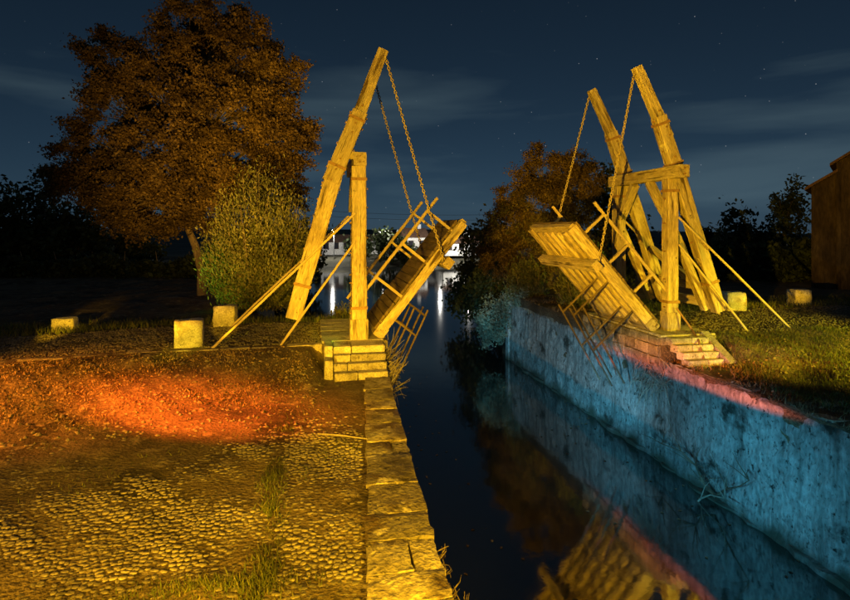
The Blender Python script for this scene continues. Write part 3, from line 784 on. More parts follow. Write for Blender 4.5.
def bolts(pts, axis, parent, r=.026, L=.05):
    mb = MB(); ax = Vector(axis).normalized()
    for p in pts: mb.cyl(Vector(p) - ax * .02, Vector(p) + ax * L, r, r * .9, 6)
    return tag(mb.build('bolt_heads', iron, parent), kind='stuff')

def strap(p, d, w, h, parent, t=.014, wide=.08, up=(0, 1, 0)):
    """closed iron band hugging a timber"""
    f = frame_matrix(p - d * wide / 2, p + d * wide / 2, up); V = []; F = []
    for (a, b_) in ((w / 2 + .004, h / 2 + .004), (w / 2 + t, h / 2 + t)):
        for z in (0, wide):
            for (sx, sy) in ((-1, -1), (1, -1), (1, 1), (-1, 1)): V.append((sx * a, sy * b_, z))
    for k in range(4):
        n = (k + 1) % 4
        F += [(8 + k, 8 + n, 12 + n, 12 + k), (n, k, 4 + k, 4 + n), (k, n, 8 + n, 8 + k), (4 + n, 4 + k, 12 + k, 12 + n)]
    return mesh_obj('iron_strap', V, F, iron, parent, f)

def half_bridge(s, px, yn, yf, ztop, beam, hinge, tip, stays, under, label):
    """s=+1: leaf rises to +X (left bank); -1: right bank"""
    t = empty('drawbridge', (px, yn, 0.6), label, 'drawbridge')
    W = .40 if s > 0 else .35
    kb = 1.0 if s > 0 else .84
    # portal
    px0 = px
    for y in (yn, yf):
        px = px0 + (.16 if (s > 0 and y == yf) else 0)
        po = timber('post', (px, y, .55), (px, y, ztop - .28), W, W, wood, t, up=(0, 1, 0), w1=W * .92, h1=W * .92)
        bolts([(px - s * .0 + e * W * .5, y - .02, z) for e in (-1, 1) for z in (1.3, 2.1, 2.9, 3.7, 4.4)][:5], (-1, 0, 0), po)
        bolts([(px + W * .47, y - .03, z) for z in (1.0, 1.7, 2.5, 3.3, 4.1, 4.6)], (1, 0, 0), po)
        strap(Vector((px, y, ztop - .62)), Vector((0, 0, 1)), W * .96, W * .96, po); strap(Vector((px, y, 1.45)), Vector((0, 0, 1)), W * 1.02, W * 1.02, po)
        timber('post_shoe', (px, y, .6), (px, y, 1.15), W + .07, W + .07, wood, t, cham=.06)
    px = px0
    cb = timber('crossbeam', (px + .02, yn - (.62 if s < 0 else .24), ztop - .1), (px + .02, yf + .42, ztop - .1), .34, .36, wood, t, up=(0, 0, 1))
    bolts([(px + .02, yn - (.62 if s < 0 else .24), z) for z in (ztop - .02, ztop - .18)], (0, -1, 0), cb)
    for (y, dy) in ((yn + .15, 1), (yf - .15, -1)):
        timber('knee_brace', (px, y, ztop - 1.35), (px, y + dy * .85, ztop - .3), .2, .24, wood, t, up=(1, 0, 0))
    # sloping back prop between post and beam foot
    if s < 0:
        for y in (yn, yf):
            timber('back_strut', (px - s * .25, y + .25, 3.55), (px - s * 1.35, y + .25, 1.15), .2, .24, wood, t, up=(0, 1, 0))
    # balance beams: lower baulk, bent upper baulk bolted on
    for y in (yn, yf):
        kx = .62
        bm_ = [(bx + (1 - kx) * (beam[0][0] + (beam[3][0] - beam[0][0]) * (bz - beam[0][1]) / (beam[3][1] - beam[0][1]) - bx), bz) for (bx, bz) in beam]
        B = [Vector((bx, y + (.06 if y == yn else -.06), bz)) for (bx, bz) in bm_]
        d1 = (B[1] - B[0]).normalized(); d2 = (B[2] - B[1]).normalized(); d3 = (B[3] - B[2]).normalized()
        nrm = Vector((d2.z, 0, -d2.x))
        lo = timber('balance_beam', B[0], B[1] + d1 * .12, .40 * kb, .38 * kb, wood, t, up=(0, 1, 0), w1=.45 * kb, wob=.008)
        timber('balance_beam_splice', B[1] - d2 * .35, B[2] + d2 * .1, .455 * kb, .40 * kb, wood, lo, up=(0, 1, 0), w1=.41 * kb, wob=.008)
        timber('balance_beam_tip', B[2] - d3 * .55, B[3], .37 * kb, .34 * kb, wood, lo, up=(0, 1, 0), w1=.29 * kb, h1=.29 * kb, wob=.006)
        pts = [B[2] + d2 * q * .30 + nrm * e * .21 * kb for q in (-3, -1, 0) for e in (-1, 1)] + [B[1] + d1 * q * .45 + nrm * e * .22 * kb for q in (-5, -2, -1, 0) for e in (-1, 1)]
        for e in (-1, 1): bolts([p for p in pts if (p - B[1].lerp(B[2], .5)).dot(nrm) * e > 0], nrm * e, lo, .03, .045)
        bolts([B[2] - d3 * q * .25 + Vector((0, -.19 * kb, 0)) for q in (-1, 1, 2)] + [B[1] - d2 * q * .3 + Vector((0, -.205 * kb, 0)) for q in (-1, 0, 1)], (0, -1, 0), lo, .03, .035)
        for (q, dd, ww, hh) in ((B[2] - d2 * .12, d2, .43, .41), (B[1] + d2 * .1, d2, .475, .41), (B[0] + d1 * .9, d1, .43, .40)):
            strap(q, dd, ww * kb, hh * kb, lo)
    B0, B1 = Vector((beam[0][0], 0, beam[0][1])), Vector((beam[1][0], 0, beam[1][1]))
    for k, f in enumerate((.05, .17)):
        p = B0.lerp(B1, f)
        timber('tail_beam', (p.x, yn + .2, p.z), (p.x, yf - .2, p.z), .24, .26, wood, t, up=(0, 0, 1))
    a, c = B0.lerp(B1, .08), B0.lerp(B1, .42)
    timber('tail_brace', (a.x, yn + .25, a.z + .1), (c.x, yf - .25, c.z), .18, .2, wood, t, up=(1, 0, 0))
    # axle blocks where the beams turn on the crossbeam
    for y in (yn, yf):
        timber('bearing_block', (px - s * .28, y - .1, ztop + .02), (px - s * .28, y + .2, ztop + .02), .5, .2, wood, t, up=(0, 0, 1))
    # leaf
    h, tp = Vector((hinge[0], 0, hinge[1])), Vector((tip[0], 0, tip[1])); d = (tp - h).normalized(); L = (tp - h).length
    n = Vector((-s * d.z, 0, s * d.x))
    if n.z < 0: n = -n
    y0, y1 = yn - .02, yf + (.02 if s < 0 else -.6)
    def lp(q, y, o=0.0): v = h + d * q + n * o; return Vector((v.x, y, v.z))
    leaf = timber('leaf', lp(0, y0), lp(L, y0), .30 if s < 0 else .25, .17, wood, t, up=(0, 1, 0))          # near edge beam carries the sub-parts
    timber('edge_beam', lp(0, y1), lp(L, y1), .30, .17, wood, leaf, up=(0, 1, 0))
    nj = 6
    for k in range(1, nj):
        y = y0 + (y1 - y0) * k / nj
        timber('joist', lp(.05, y, -.02), lp(L - .12, y, -.02), .25, .20, wood, leaf, up=(0, 1, 0))
    timber('end_beam', lp(L - .06, y0 - .03, .02), lp(L - .06, y1 + .03, .02), .26, .16, wood, leaf, up=n)
    timber('end_beam', lp(.06, y0 - .1, .0), lp(.06, y1 + .1, .0), .34, .3, wood, leaf, up=n)
    q = .02
    while q < L - .1:
        w = random.uniform(.19, .24)
        timber('deck_plank', lp(q + w / 2, y0 - .06 + random.uniform(-.03, .03), .185), lp(q + w / 2, y1 + .06 + random.uniform(-.03, .03), .185), w - .015, .06, darkwood, leaf, up=n, seg=2, wob=.006)  # dark plank colour stands in for shade in the gaps between joists
        q += w
    qc = L * .69
    timber('needle_beam', lp(qc, y0 - .42, -.27), lp(qc, y1 + .5, -.27), .27, .24, wood, leaf, up=n)
    for y, off in ((y0, -.06), (y1, .06)):
        for f in (.30, .60, .90):
            timber('rail_post', lp(L * f, y, .1), lp(L * f, y, 1.02), .075, .075, pole_m, leaf, up=(0, 1, 0), wob=.006)
        timber('handrail', lp(L * .02, y, 1.0), lp(L * 1.02, y, 1.0), .085, .085, pole_m, leaf, up=(0, 1, 0), wob=.006, cham=.25)
    # light guard rail hanging from the underside
    (ua, ub, strut) = under
    for y in (y0 + .05, y0 + .75):
        for k in range(2):
            o = Vector((-s * .38 * k, 0, .05 * k))
            timber('guard_bar', Vector((ua[0], y, ua[1])) + o, Vector((ub[0], y, ub[1])) + o, .05, .05, darkwood, leaf, up=(0, 1, 0), wob=.004, cham=.25)
        for f in strut:
            e = Vector((ua[0], y, ua[1])).lerp(Vector((ub[0], y, ub[1])), f)
            proj = lp((e - Vector((h.x, y, h.z))).dot(d), y, -.1)
            timber('guard_strut', proj, e, .055, .055, darkwood, leaf, up=(0, 1, 0), wob=.004, cham=.25)
    # chains
    for y, o in ((yn, -.30), (yf, y1 - yf + .30)):
        top = Vector((beam[3][0] + s * .06, y + (.06 if y == yn else -.06), beam[3][1] - .16))
        chain('chain', top, lp(qc, y + o, -.12), t)
    # slanting stays
    for (a, b_) in stays:
        timber('stay', a, b_, .06, .06, pole_m, t, up=(0, 1, 0), wob=.006, cham=.25)
    return t

YNL, YFL, YNR, YFR = 15.15, 17.95, 14.7, 17.5
half_bridge(+1, 1.15, YNL, YFL, 5.47, [(-.56, 1.2), (.42, 5.1), (1.10, 6.56), (1.81, 8.34)], (1.70, .75), (4.02, 3.70),
            [((1.05, YNL - .2, 3.95), (-2.57, YNL - .25, .5)), ((1.05, YNL - .2, 3.22), (-.9, YNL - .25, .5)), ((1.05, YFL, 3.95), (-2.57, YFL, .5))],
            ((3.03, 1.32), (2.1, -.67), (.35, .08)),
            'left half of timber drawbridge, leaf raised, leaning beams and chains, lit yellow')
half_bridge(-1, 10.05, YNR, YFR, 5.25, [(11.68, 1.12), (10.33, 5.33), (9.86, 6.68), (9.02, 8.17)], (9.47, .75), (6.98, 3.57),
            [((10.2, YNR - .2, 3.87), (13.97, YNR - .22, .5)), ((10.2, YNR - .2, 3.1), (12.46, YNR - .22, .5)), ((10.2, YFR, 3.87), (13.97, YFR, .5))],
            ((6.95, 1.35), (8.25, -.9), (.1, .55)),
            'right half of timber drawbridge, leaf underside raised towards camera, two bent beams')
# sloping iron hand rail beside the right steps
mb = MB(); mb.tube([at_Y(632, 306, 14.45), at_Y(645, 324, 14.2), at_Y(650, 332, 13.6), at_Y(656, 354, 13.0)], [.03] * 4, 7)
tag(mb.build('step_handrail', iron), 'bent dark iron handrail slanting down across the right stone steps', 'handrail')

# ================================================================== STONE BLOCKS beside the road
def block(x, y, w, h, rot, label, ground):
    t = bmesh.new(); bmesh.ops.create_cube(t, size=1.0)
    bmesh.ops.subdivide_edges(t, edges=list(t.edges), cuts=4, use_grid_fill=True)
    for v in t.verts:
        c = v.co.copy(); r_ = c.length
        k = 1 - .13 * max(0, r_ - .62)
        v.co = Vector((c.x * w * k, c.y * w * .92 * k, (c.z + .5) * h * (1 - .06 * max(0, r_ - .6)))) + Vector([random.uniform(-.016, .016) for _ in range(3)]) + Vector((0, 0, -.03 if (c.z > .4 and random.random() < .12) else 0))
    me = bpy.data.meshes.new('stone_block'); t.to_mesh(me); t.free(); me.materials.append(stone)
    me.polygons.foreach_set('use_smooth', [True] * len(me.polygons))
    o = mesh_obj('stone_block', None, None, None, None, Matrix.Translation((x, y, ground - .05)) @ Matrix.Rotation(rot, 4, 'Z'), data=me)
    return tag(o, label, 'stone block', 'stone blocks along the bridge road')
def block_px(u, vb, z, wpx, hpx, rot, label):
    d = (HC - z) * FPX / (vb - HOR); p = at_d(u, vb, d)
    g = float(hL(p.x, p.y) if p.x < 5 else hR(p.x, p.y))
    block(p.x, p.y, wpx * d / FPX * .93, hpx * d / FPX, rot, label, g)
block_px(231, 341, .45, 23, 23, R(6), 'squared stone block on the kerb, green-yellow lit, nearest left of the steps')
block_px(261, 321, .55, 18, 18, R(-5), 'squared stone block at the foot of the feathery shrub')
block_px(128.5, 321, .45, 17, 13, R(4), 'small squared stone block alone at far left of the road')
block_px(679, 309, .55, 16, 16, R(-14), 'squared stone block right behind the foot of the right beams')
block_px(733, 304, .55, 14, 16, R(-10), 'squared stone block alone in front of the barn hedge')

# ================================================================== TREES AND BUSHES
def lobe(u, v, d, ru, rv, dd=0.0, deep=0.9):
    k = d / FPX; return (at_d(u, v, d + dd), ru * k, ru * k * deep, rv * k)
D = 28.5
tb = at_d(241, 298, D); tb.z = .2
grand_tree('leafy_tree', tb, [tb, at_d(241, 275, D), at_d(236, 255, D), at_d(228, 236, D), at_d(232, 205, D)],
     [lobe(236, 80, D, 30, 26), lobe(268, 94, D, 28, 28), lobe(300, 122, D, 22, 26), lobe(214, 122, D, 28, 28), lobe(254, 140, D, 36, 30, -1.6), lobe(306, 160, D, 24, 24), lobe(168, 102, D, 20, 22), lobe(178, 142, D, 24, 24),
      lobe(152, 172, D, 22, 20), lobe(136, 205, D, 20, 16), lobe(172, 205, D, 28, 22), lobe(214, 176, D, 34, 26, -1.5), lobe(262, 186, D, 34, 26, -1.0), lobe(302, 200, D, 26, 24), lobe(206, 222, D, 32, 20, -.6), lobe(246, 218, D, 28, 20), lobe(178, 232, D, 18, 12)],
     660, 540, .86, .14, leaf_big, 'huge broad autumn tree glowing orange on the left bank', .24, seed=5)
sb = at_d(290, 309, 24.0); sb.z = .2
feathery('feathery_shrub', sb, 6.2, 2.4, 620, leaf_gr, 'feathery upright shrub below the big tree, green at its foot', .15, seed=4, per=85)
g1 = at_d(358, 318, 20.5); g1.z = .1
feathery('low_bush', g1, 0.9, .5, 60, leaf_gr, 'small green bush on the bank just left of the near bridge post', .1, seed=8)
# dark trees behind on the left
dk = [(72, 290, 44, 26, 200, 'dark tree silhouette at the far left edge of the picture'), (104, 292, 48, 22, 196, 'dark pointed tree second from the left edge'),
      (136, 292, 46, 24, 214, 'dark low tree left under the big tree crown'), (30, 292, 42, 34, 186, 'dark bushy tree left of the silhouetted row'), (176, 292, 52, 34, 228, 'dark tree below the big orange crown'), (318, 290, 60, 22, 232, 'dark tree at the water behind the leaning left beam')]
for i, (u, vb, d, r_, vt, lab) in enumerate(dk):
    b0 = at_d(u, vb, d); b0.z = .2; k = d / FPX; hp = vb - vt
    tree('dark_tree', b0, [lobe(u, vt + hp * .34, d, r_ * .62, hp * .34), lobe(u, vt + hp * .62, d, r_, hp * .36), lobe(u + r_ * .5, vt + hp * .5, d, r_ * .5, hp * .2)],
         120, 34, .75, .42, leaf_dk, lab, .16, at_d(u, vb - hp * .35, d), 'dark trees behind the left bank', 6, 20 + i)
def hedge(name, u0, u1, vb, vt, d, label, seed, n=9000, ls=.34):
    rs = np.random.default_rng(seed)
    a, b_ = at_d(u0, vb, d), at_d(u1, vb, d)
    t = empty(name, ((a.x + b_.x) / 2, (a.y + b_.y) / 2, .1), label, 'hedge')
    q = rs.uniform(0, 1, n); H = (HC + (HOR - vt) / FPX * d) * (.8 + .16 * np.sin(q * 23 + seed) + .1 * np.sin(q * 57))
    z = H * rs.uniform(0, 1, n) ** .8
    P = np.stack([a.x + (b_.x - a.x) * q + rs.normal(size=n) * .3, a.y + (b_.y - a.y) * q + rs.normal(size=n) * .6, z], 1)
    V = leaf_quads(P, ls); np_obj('foliage', V, np.arange(len(V)), 4, leaf_dk, t)
    mb = MB()
    for k in range(12):
        p = a.lerp(b_, (k + .5) / 12); p.z = 0; mb.tube([p, p + Vector((.1, 0, 1.0)), p + Vector((random.uniform(-.3, .3), .1, 2.0))], [.06, .05, .02], 5)
    mb.build('stem', barkm, t)
hedge('hedge', -30, 300, 300, 262, 40, 'long black hedge in the dark behind the left road', 1, 16000)
hedge('hedge', 640, 760, 290, 250, 36, 'black hedge in the dark left of the barn', 2, 11000)
# right bank
D = 30
b0 = at_d(528, 290, D); b0.z = .1
grand_tree('leafy_tree', b0, [b0, at_d(528, 270, D), at_d(527, 250, D), at_d(527, 235, D)],
     [lobe(522, 192, D, 20, 20), lobe(545, 200, D, 18, 22), lobe(562, 198, D, 11, 18), lobe(506, 215, D, 18, 20), lobe(530, 226, D, 26, 22, -.6), lobe(554, 238, D, 20, 26), lobe(494, 240, D, 18, 22), lobe(514, 256, D, 26, 24, -.5), lobe(540, 268, D, 26, 22), lobe(488, 262, D, 14, 18)],
     320, 480, .66, .105, leaf_big, 'dense orange-brown tree behind the raised right leaf', .2, seed=31)
b0 = at_d(508, 300, 27.5); b0.z = -.2
feathery('feathery_shrub', b0, 2.9, 1.1, 150, leaf_gr, 'wispy shrub on the bank head beside the teal bush', .15, seed=9, per=45)
b0 = at_d(556, 296, 23.5); b0.z = .1
feathery('low_bush', b0, 3.2, 1.3, 170, leaf_gr, 'bush glowing green through the right leaf and chains', .16, seed=10, per=40)
b0 = at_d(578, 290, 33); b0.z = .1
tree('dark_tree', b0, [lobe(578, 218, 33, 16, 26), lobe(586, 255, 33, 24, 30)], 110, 40, .55, .26, leaf_dk, 'dark narrow tree between right chain and far post', .14, at_d(578, 262, 33), 'dark trees on the right bank', 6, 40)
for (u, vb, d, r_, vt, lab, sd) in ((466, 318, 37, 18, 234, 'dark scrub tree overhanging the water past the bridge', 50), (482, 312, 34, 15, 222, 'dark scrub tree next to the orange tree by the water', 51)):
    b0 = at_d(u + 8, vb, d); b0.z = -.8; hp = vb - vt
    tree('dark_tree', b0, [lobe(u, vt + hp * .35, d, r_ * .8, hp * .3), lobe(u, vt + hp * .7, d, r_, hp * .3), lobe(u - r_ * .6, vt + hp * .75, d, r_ * .6, hp * .16)],
         130, 34, .5, .26, leaf_dk, lab, .12, at_d(u + 3, vb - hp * .4, d), 'dark trees on the right bank', 8, sd)
# teal bush hanging at the wall end
b0 = at_d(488, 330, 27.6)
rs = np.random.default_rng(61); tb_ = empty('overhanging_bush', b0, 'pale bushy shrub hanging over the end of the canal wall, lit teal', 'bush')
C = []
for (u, v, r_, d) in ((484, 314, 15, 27.4), (497, 301, 12, 27.4), (480, 330, 10, 27.2), (492, 318, 15, 27.8), (504, 297, 9, 26.6), (474, 318, 7, 27.0)):
    p = np.array(at_d(u, v, d)); k = d / FPX * r_
    for _ in range(16):
        q = rs.normal(size=3); q /= np.linalg.norm(q); c0 = p + q * k * rs.uniform(.4, 1.05); m0 = 110
        C.append(c0 + rs.normal(size=(m0, 3)) * k * rs.uniform(.14, .3))
C = np.concatenate(C); V = leaf_quads(C, .13, .35); np_obj('foliage', V, np.arange(len(V)), 4, leaf_pale, tb_)
mb = MB()
for k in range(26):
    e = Vector(C[rs.integers(len(C))]); s0 = Vector((9.7, 27.4, -1.0)); mb.tube([s0, s0.lerp(e, .5) + Vector((0, 0, .25)), e], [.05, .03, .008], 5)
mb.build('stem', barkm, tb_)
# dark trees by the barn
for (u, vb, d, r_, vt, lab, sd) in ((722, 288, 46, 15, 193, 'tall loose dark tree left of the barn', 70), (686, 288, 44, 21, 222, 'rounded dark tree between the right stay and the barn', 71), (660, 288, 52, 14, 238, 'low dark tree right behind the right beams', 72)):
    b0 = at_d(u, vb, d); b0.z = .3; hp = vb - vt
    tree('dark_tree', b0, [lobe(u, vt + hp * .22, d, r_ * .8, hp * .2), lobe(u + 3, vt + hp * .48, d, r_ * 1.05, hp * .24), lobe(u - 3, vt + hp * .75, d, r_ * 1.2, hp * .25)],
         95, 34, .55, .34, leaf_dk, lab, .14, at_d(u, vb - hp * .4, d), 'dark trees on the right bank', 8, sd)

# ================================================================== BARN
bo = at_d(743, 285, 31.5); bo.z = .3
ang = R(-49)
barn = empty('barn', bo, 'tall gabled barn with lean-to at the right edge, dimly lit', 'barn')
BM = Matrix.Translation(bo) @ Matrix.Rotation(ang, 4, 'Z')
def bpart(name, mb, m): return mesh_obj(name, mb.V, mb.F, m, barn, BM)
def gable(mb, x0, x1, y0, y1, zl, zr, zp=None, xp=None):
    b = len(mb.V)
    prof = [(x0, -.6), (x1, -.6), (x1, zr)] + ([(xp, zp)] if zp else []) + [(x0, zl)]; n = len(prof)
    for y in (y0, y1):
        for (x, z) in prof: mb.V.append((x, y, z))
    mb.F.append(tuple(b + i for i in range(n))); mb.F.append(tuple(b + n + i for i in range(n))[::-1])
    for i in range(n): mb.F.append((b + i, b + n + i, b + n + (i + 1) % n, b + (i + 1) % n))
mb = MB(); gable(mb, 1.2, 9.2, .0, 9, 6.9, 6.9, 9.6, 5.2); bpart('main_wall', mb, barnw)
mb = MB(); gable(mb, 0, 1.18, .12, 8.8, 5.6, 6.35); bpart('lean_to_wall', mb, barnw)
def roof_slab(x0, z0, x1, z1, y0, y1, th=.16):
    mb = MB(); mb.V = [(x0, y0, z0), (x1, y0, z1), (x1, y1, z1), (x0, y1, z0), (x0, y0, z0 + th), (x1, y0, z1 + th), (x1, y1, z1 + th), (x0, y1, z0 + th)]
    mb.F = [(0, 3, 2, 1), (4, 5, 6, 7), (0, 1, 5, 4), (1, 2, 6, 5), (2, 3, 7, 6), (3, 0, 4, 7)]; return mb
bpart('roof_slope', roof_slab(.85, 6.68, 5.2, 9.61, -.25, 9.2), rooft)
bpart('roof_slope', roof_slab(5.2, 9.61, 9.55, 6.68, -.26, 9.2), rooft)
bpart('lean_to_roof', roof_slab(-.3, 5.42, 1.2, 6.37, -.12, 9), rooft)
mb = MB(); mb.box(1.2, 9.2, -.09, -.003, 2.3, 2.45); bpart('string_course', mb, barnw)
mb = MB(); mb.box(1.14, 1.34, -.1, -.004, -.5, 6.9); bpart('corner_pier', mb, barnw)
for (x0, x1, z0, z1) in ((4.5, 5.7, 6.6, 7.7), (3.2, 4.0, 3.3, 4.4), (6.2, 7.0, 3.3, 4.4)):
    mb = MB(); mb.box(x0, x1, -.05, .02, z0, z1); w_ = bpart('shutter', mb, darkwood)
    mb = MB(); mb.box(x0 - .1, x1 + .1, -.1, -.003, z0 - .12, z0 - .005); mesh_obj('sill', mb.V, mb.F, barnw, w_, BM)

# ================================================================== FAR SHORE: houses, lamps, trees
def house(u, d, w, h, dep, rh, label, wins=3):
    w, h, rh = w * .85, h * .72, rh * .7
    p = at_d(u, 265, d); p.z = -1.2
    t = empty('house', p, label, 'house', 'houses on the far shore'); M = Matrix.Translation(p) @ Matrix.Rotation(random.uniform(-.25, .25) - YAW, 4, 'Z')
    mb = MB(); mb.box(-w / 2, w / 2, 0, dep, 0, h); mesh_obj('wall', mb.V, mb.F, plaster, t, M)
    mb = MB(); o_ = .35
    mb.V = [(-w / 2 - o_, -o_, h), (w / 2 + o_, -o_, h), (w / 2 + o_, dep + o_, h), (-w / 2 - o_, dep + o_, h), (-w / 2 - o_, dep / 2, h + rh), (w / 2 + o_, dep / 2, h + rh)]
    mb.F = [(0, 3, 2, 1), (0, 1, 5, 4), (2, 3, 4, 5), (1, 2, 5), (3, 0, 4)]
    rf = mesh_obj('roof', mb.V, mb.F, rooft, t, M)
    mb = MB(); mb.box(w * .2, w * .2 + .6, dep * .5 - .3, dep * .5 + .3, h + rh * .5, h + rh + .7); mesh_obj('chimney', mb.V, mb.F, plaster, rf, M)
    for k in range(wins):
        x = -w / 2 + w * (k + .5) / wins
        mb = MB(); mb.box(x - .5, x + .5, -.06, .02, h * .45, h * .45 + 1.3); wd = mesh_obj('window', mb.V, mb.F, darkwood, t, M)
        mb = MB(); mb.box(x - .42, x + .42, -.09, -.062, h * .45 + .08, h * .45 + 1.22); mesh_obj('pane', mb.V, mb.F, glassm, wd, M)
    return t
house(356, 108, 9, 3.4, 7, 2.0, 'long low white house on the far shore left of the post', 4)
house(388, 112, 10, 3.6, 7, 1.8, 'low pale house on the far shore between post and left leaf')
house(418, 106, 5.0, 4.6, 6, 2.6, 'small bright white gabled house seen under the left chains', 2)
house(430, 118, 7, 4.2, 7, 2.2, 'white house half hidden behind the left leaf', 2)
house(455, 104, 8, 3.2, 6, 1.8, 'low white house right of the raised left leaf by the water', 3)
house(474, 116, 9, 4.0, 7, 2.2, 'white house mostly hidden by dark scrub trees', 3)
bulb = bpy.data.materials.new('lamp_glow'); bulb.use_nodes = True
bb_ = bulb.node_tree.nodes['Principled BSDF']; bb_.inputs['Emission Color'].default_value = (1, .97, .9, 1); bb_.inputs['Emission Strength'].default_value = 60
def street_lamp(u, d, label, power=1800):
    p = at_d(u, 265, d); p.z = -1.2
    t = empty('street_lamp', p, label, 'street lamp', 'street lamps on the far shore')
    mb = MB(); mb.tube([p, p + Vector((0, 0, 4.2)), p + Vector((-.2, -.5, 4.8))], [.09, .06, .04], 6); mb.build('lamp_post', metal, t)
    mb = MB(); q = p + Vector((-.25, -.65, 4.72)); mb.tube([q + Vector((0, 0, .18)), q], [.12, .26], 8); mb.build('lamp_shade', metal, t)
    mb = MB(); mb.tube([q + Vector((0, 0, -.01)), q + Vector((0, 0, -.16))], [.17, .10], 8); mb.build('bulb', bulb, t)
    l = bpy.data.lights.new('lamp_light', 'POINT'); l.energy = power; l.color = (1.0, .95, .85); l.shadow_soft_size = .15
    lo = bpy.data.objects.new('lamp_light', l); place(lo, t, Matrix.Translation(q + Vector((0, 0, -.5))))
street_lamp(350, 100, 'street lamp on the far shore left of the bridge post')
street_lamp(392, 101, 'street lamp on the far shore beside the low pale house')
street_lamp(438, 99, 'street lamp on the far shore mirrored as a white streak in the water', 2400)
street_lamp(461, 99, 'street lamp on the far shore by the dark scrub trees', 2800)
for i, (u, vt, r_, d, lab) in enumerate(((396, 243, 13, 99, 'dark round tree on the far shore above the left handrail'), (372, 246, 9, 103, 'dark tree on the far shore behind the left post'), (347, 240, 12, 118, 'dark tree on the far shore left of the post'), (450, 240, 8, 120, 'dark tree on the far shore right of the left leaf'), (412, 258, 8, 98.5, 'dark low tree on the far shore under the left handrail'))):
    b0 = at_d(u, 268, d); b0.z = -1.2; hp = 268 - vt
    tree('dark_tree', b0, [lobe(u, vt + hp * .45, d, r_, hp * .42)], 50, 24, 1.0, .7, leaf_dk, lab, .2, at_d(u, 262, d), 'trees on the far shore', 4, 80 + i)
# overhead wires between two poles behind the trees
pa, pb = at_d(285, 222, 84), at_d(560, 226, 90)
for (p, lab) in ((pa, 'wooden wire pole hidden among the left bank trees'), (pb, 'wooden wire pole hidden behind the right bank trees')):
    t = empty('wire_pole', (p.x, p.y, -.2), lab, 'pole')
    mb = MB(); mb.tube([(p.x, p.y, -.3), (p.x, p.y, p.z + .3)], [.16, .11], 8); mb.build('pole_shaft', darkwood, t)
    mb = MB(); mb.box(p.x - .7, p.x + .7, p.y - .06, p.y + .06, p.z - .95, p.z - .8); mb.build('cross_arm', darkwood, t)
for (dz, lab) in ((0, 'upper overhead wire crossing the sky above the far shore'), (-.8, 'lower overhead wire crossing the sky above the far shore')):
    mb = MB(); mb.tube([pa.lerp(pb, k / 12) + Vector((0, 0, dz - 1.0 * math.sin(math.pi * k / 12))) for k in range(13)], [.022] * 13, 4)
    tag(mb.build('overhead_wire', metal), lab, 'wire')

# ================================================================== GROUND COVER
def scat(n, x0, x1, y0, y1, fn, hf, z=0.0):
    P = np.stack([rng.uniform(x0, x1, n), rng.uniform(y0, y1, n)], 1)
    P = P[rng.uniform(size=n) < fn(P[:, 0], P[:, 1])]
    return np.column_stack([P, hf(P[:, 0], P[:, 1]) + z])
# dry grass and litter on the left slope
f = lambda X, Y: np.clip(.55 + .6 * fbm(X * .9, Y * 1.1), 0, 1) * smooth(11.2, 12.6, Y - .28 * np.minimum(X + 3, 0)) * smooth(-.2, .8, -X)
blades('dry_grass', scat(26000, -13, 0, 9.5, 14.7, f, hL), .07, litter_m, 'short dry grass on the left slope below the road', lean=1.2, width=.008)
P = scat(26000, -13, .2, 9.6, 14.7, f, hL, .015); V = leaf_quads(P, .055, .6); V[:, 2] = np.maximum(V[:, 2], np.repeat(P[:, 2], 4) - .012)
tag(np_obj('leaf_litter', V, np.arange(len(V)), 4, litter_m), 'fallen dead leaves strewn over the left slope', kind='stuff')
f = lambda X, Y: np.exp(-((X + .55 - .05 * np.sin(Y * 1.3) + np.maximum(0, 6.2 - Y) * .12) / .13) ** 2) * np.clip(.35 + fbm(X, Y * 1.7), 0, 1)
P1 = scat(26000, -1.6, .2, 4.6, 10.5, f, hL)
f2 = lambda X, Y: np.clip(fbm(X * 1.1 + 4, Y * .9) - .35, 0, 1) * .25
P2 = scat(30000, -11, .9, 8.2, 13.4, f2, hL)
f3 = lambda X, Y: np.exp(-((X + .95 + .5 * (Y - 5.9)) ** 2 / .5 + (Y - 5.9) ** 2 / .02))
P3 = scat(6000, -2.4, .3, 5.4, 6.4, f3, hL)
blades('weeds', np.concatenate([P1, P2, P3]), .075, grass_m, 'green weeds growing between the quay cobbles', lean=.7, width=.006)
# grass on the right bank
f = lambda X, Y: np.clip(.75 + .5 * fbm(X * .8, Y * .8), 0, 1) * smooth(10.0, 10.7, X - .35 * np.sin(Y * 1.1) + .2) * (1 - smooth(13.9, 14.5, Y)) * (1 - .8 * smooth(9.6, 8.2, Y))
blades('grass', scat(70000, 9.4, 22, 6.5, 14.6, f, hR), .12, grass_m, 'rough green grass on the right bank', lean=.6, width=.007)
f = lambda X, Y: np.clip(.4 + .7 * fbm(X * 1.3, Y * 1.2), 0, 1)
blades('dry_grass', scat(16000, 9.25, 11.0, 6, 25.5, lambda X, Y: f(X, Y) * (1 - smooth(13.6, 13.9, Y) * (1 - smooth(18.3, 18.6, Y))), hR), .13, litter_m, 'straw-coloured dry grass along the head of the canal wall', lean=1.0, width=.008)
P = scat(7000, 9.3, 18, 6, 14.2, lambda X, Y: f(X, Y) * .8, hR, .02); V = leaf_quads(P, .08, .6)
tag(np_obj('leaf_litter', V, np.arange(len(V)), 4, litter_m), 'fallen leaves and twigs on the right bank', kind='stuff')
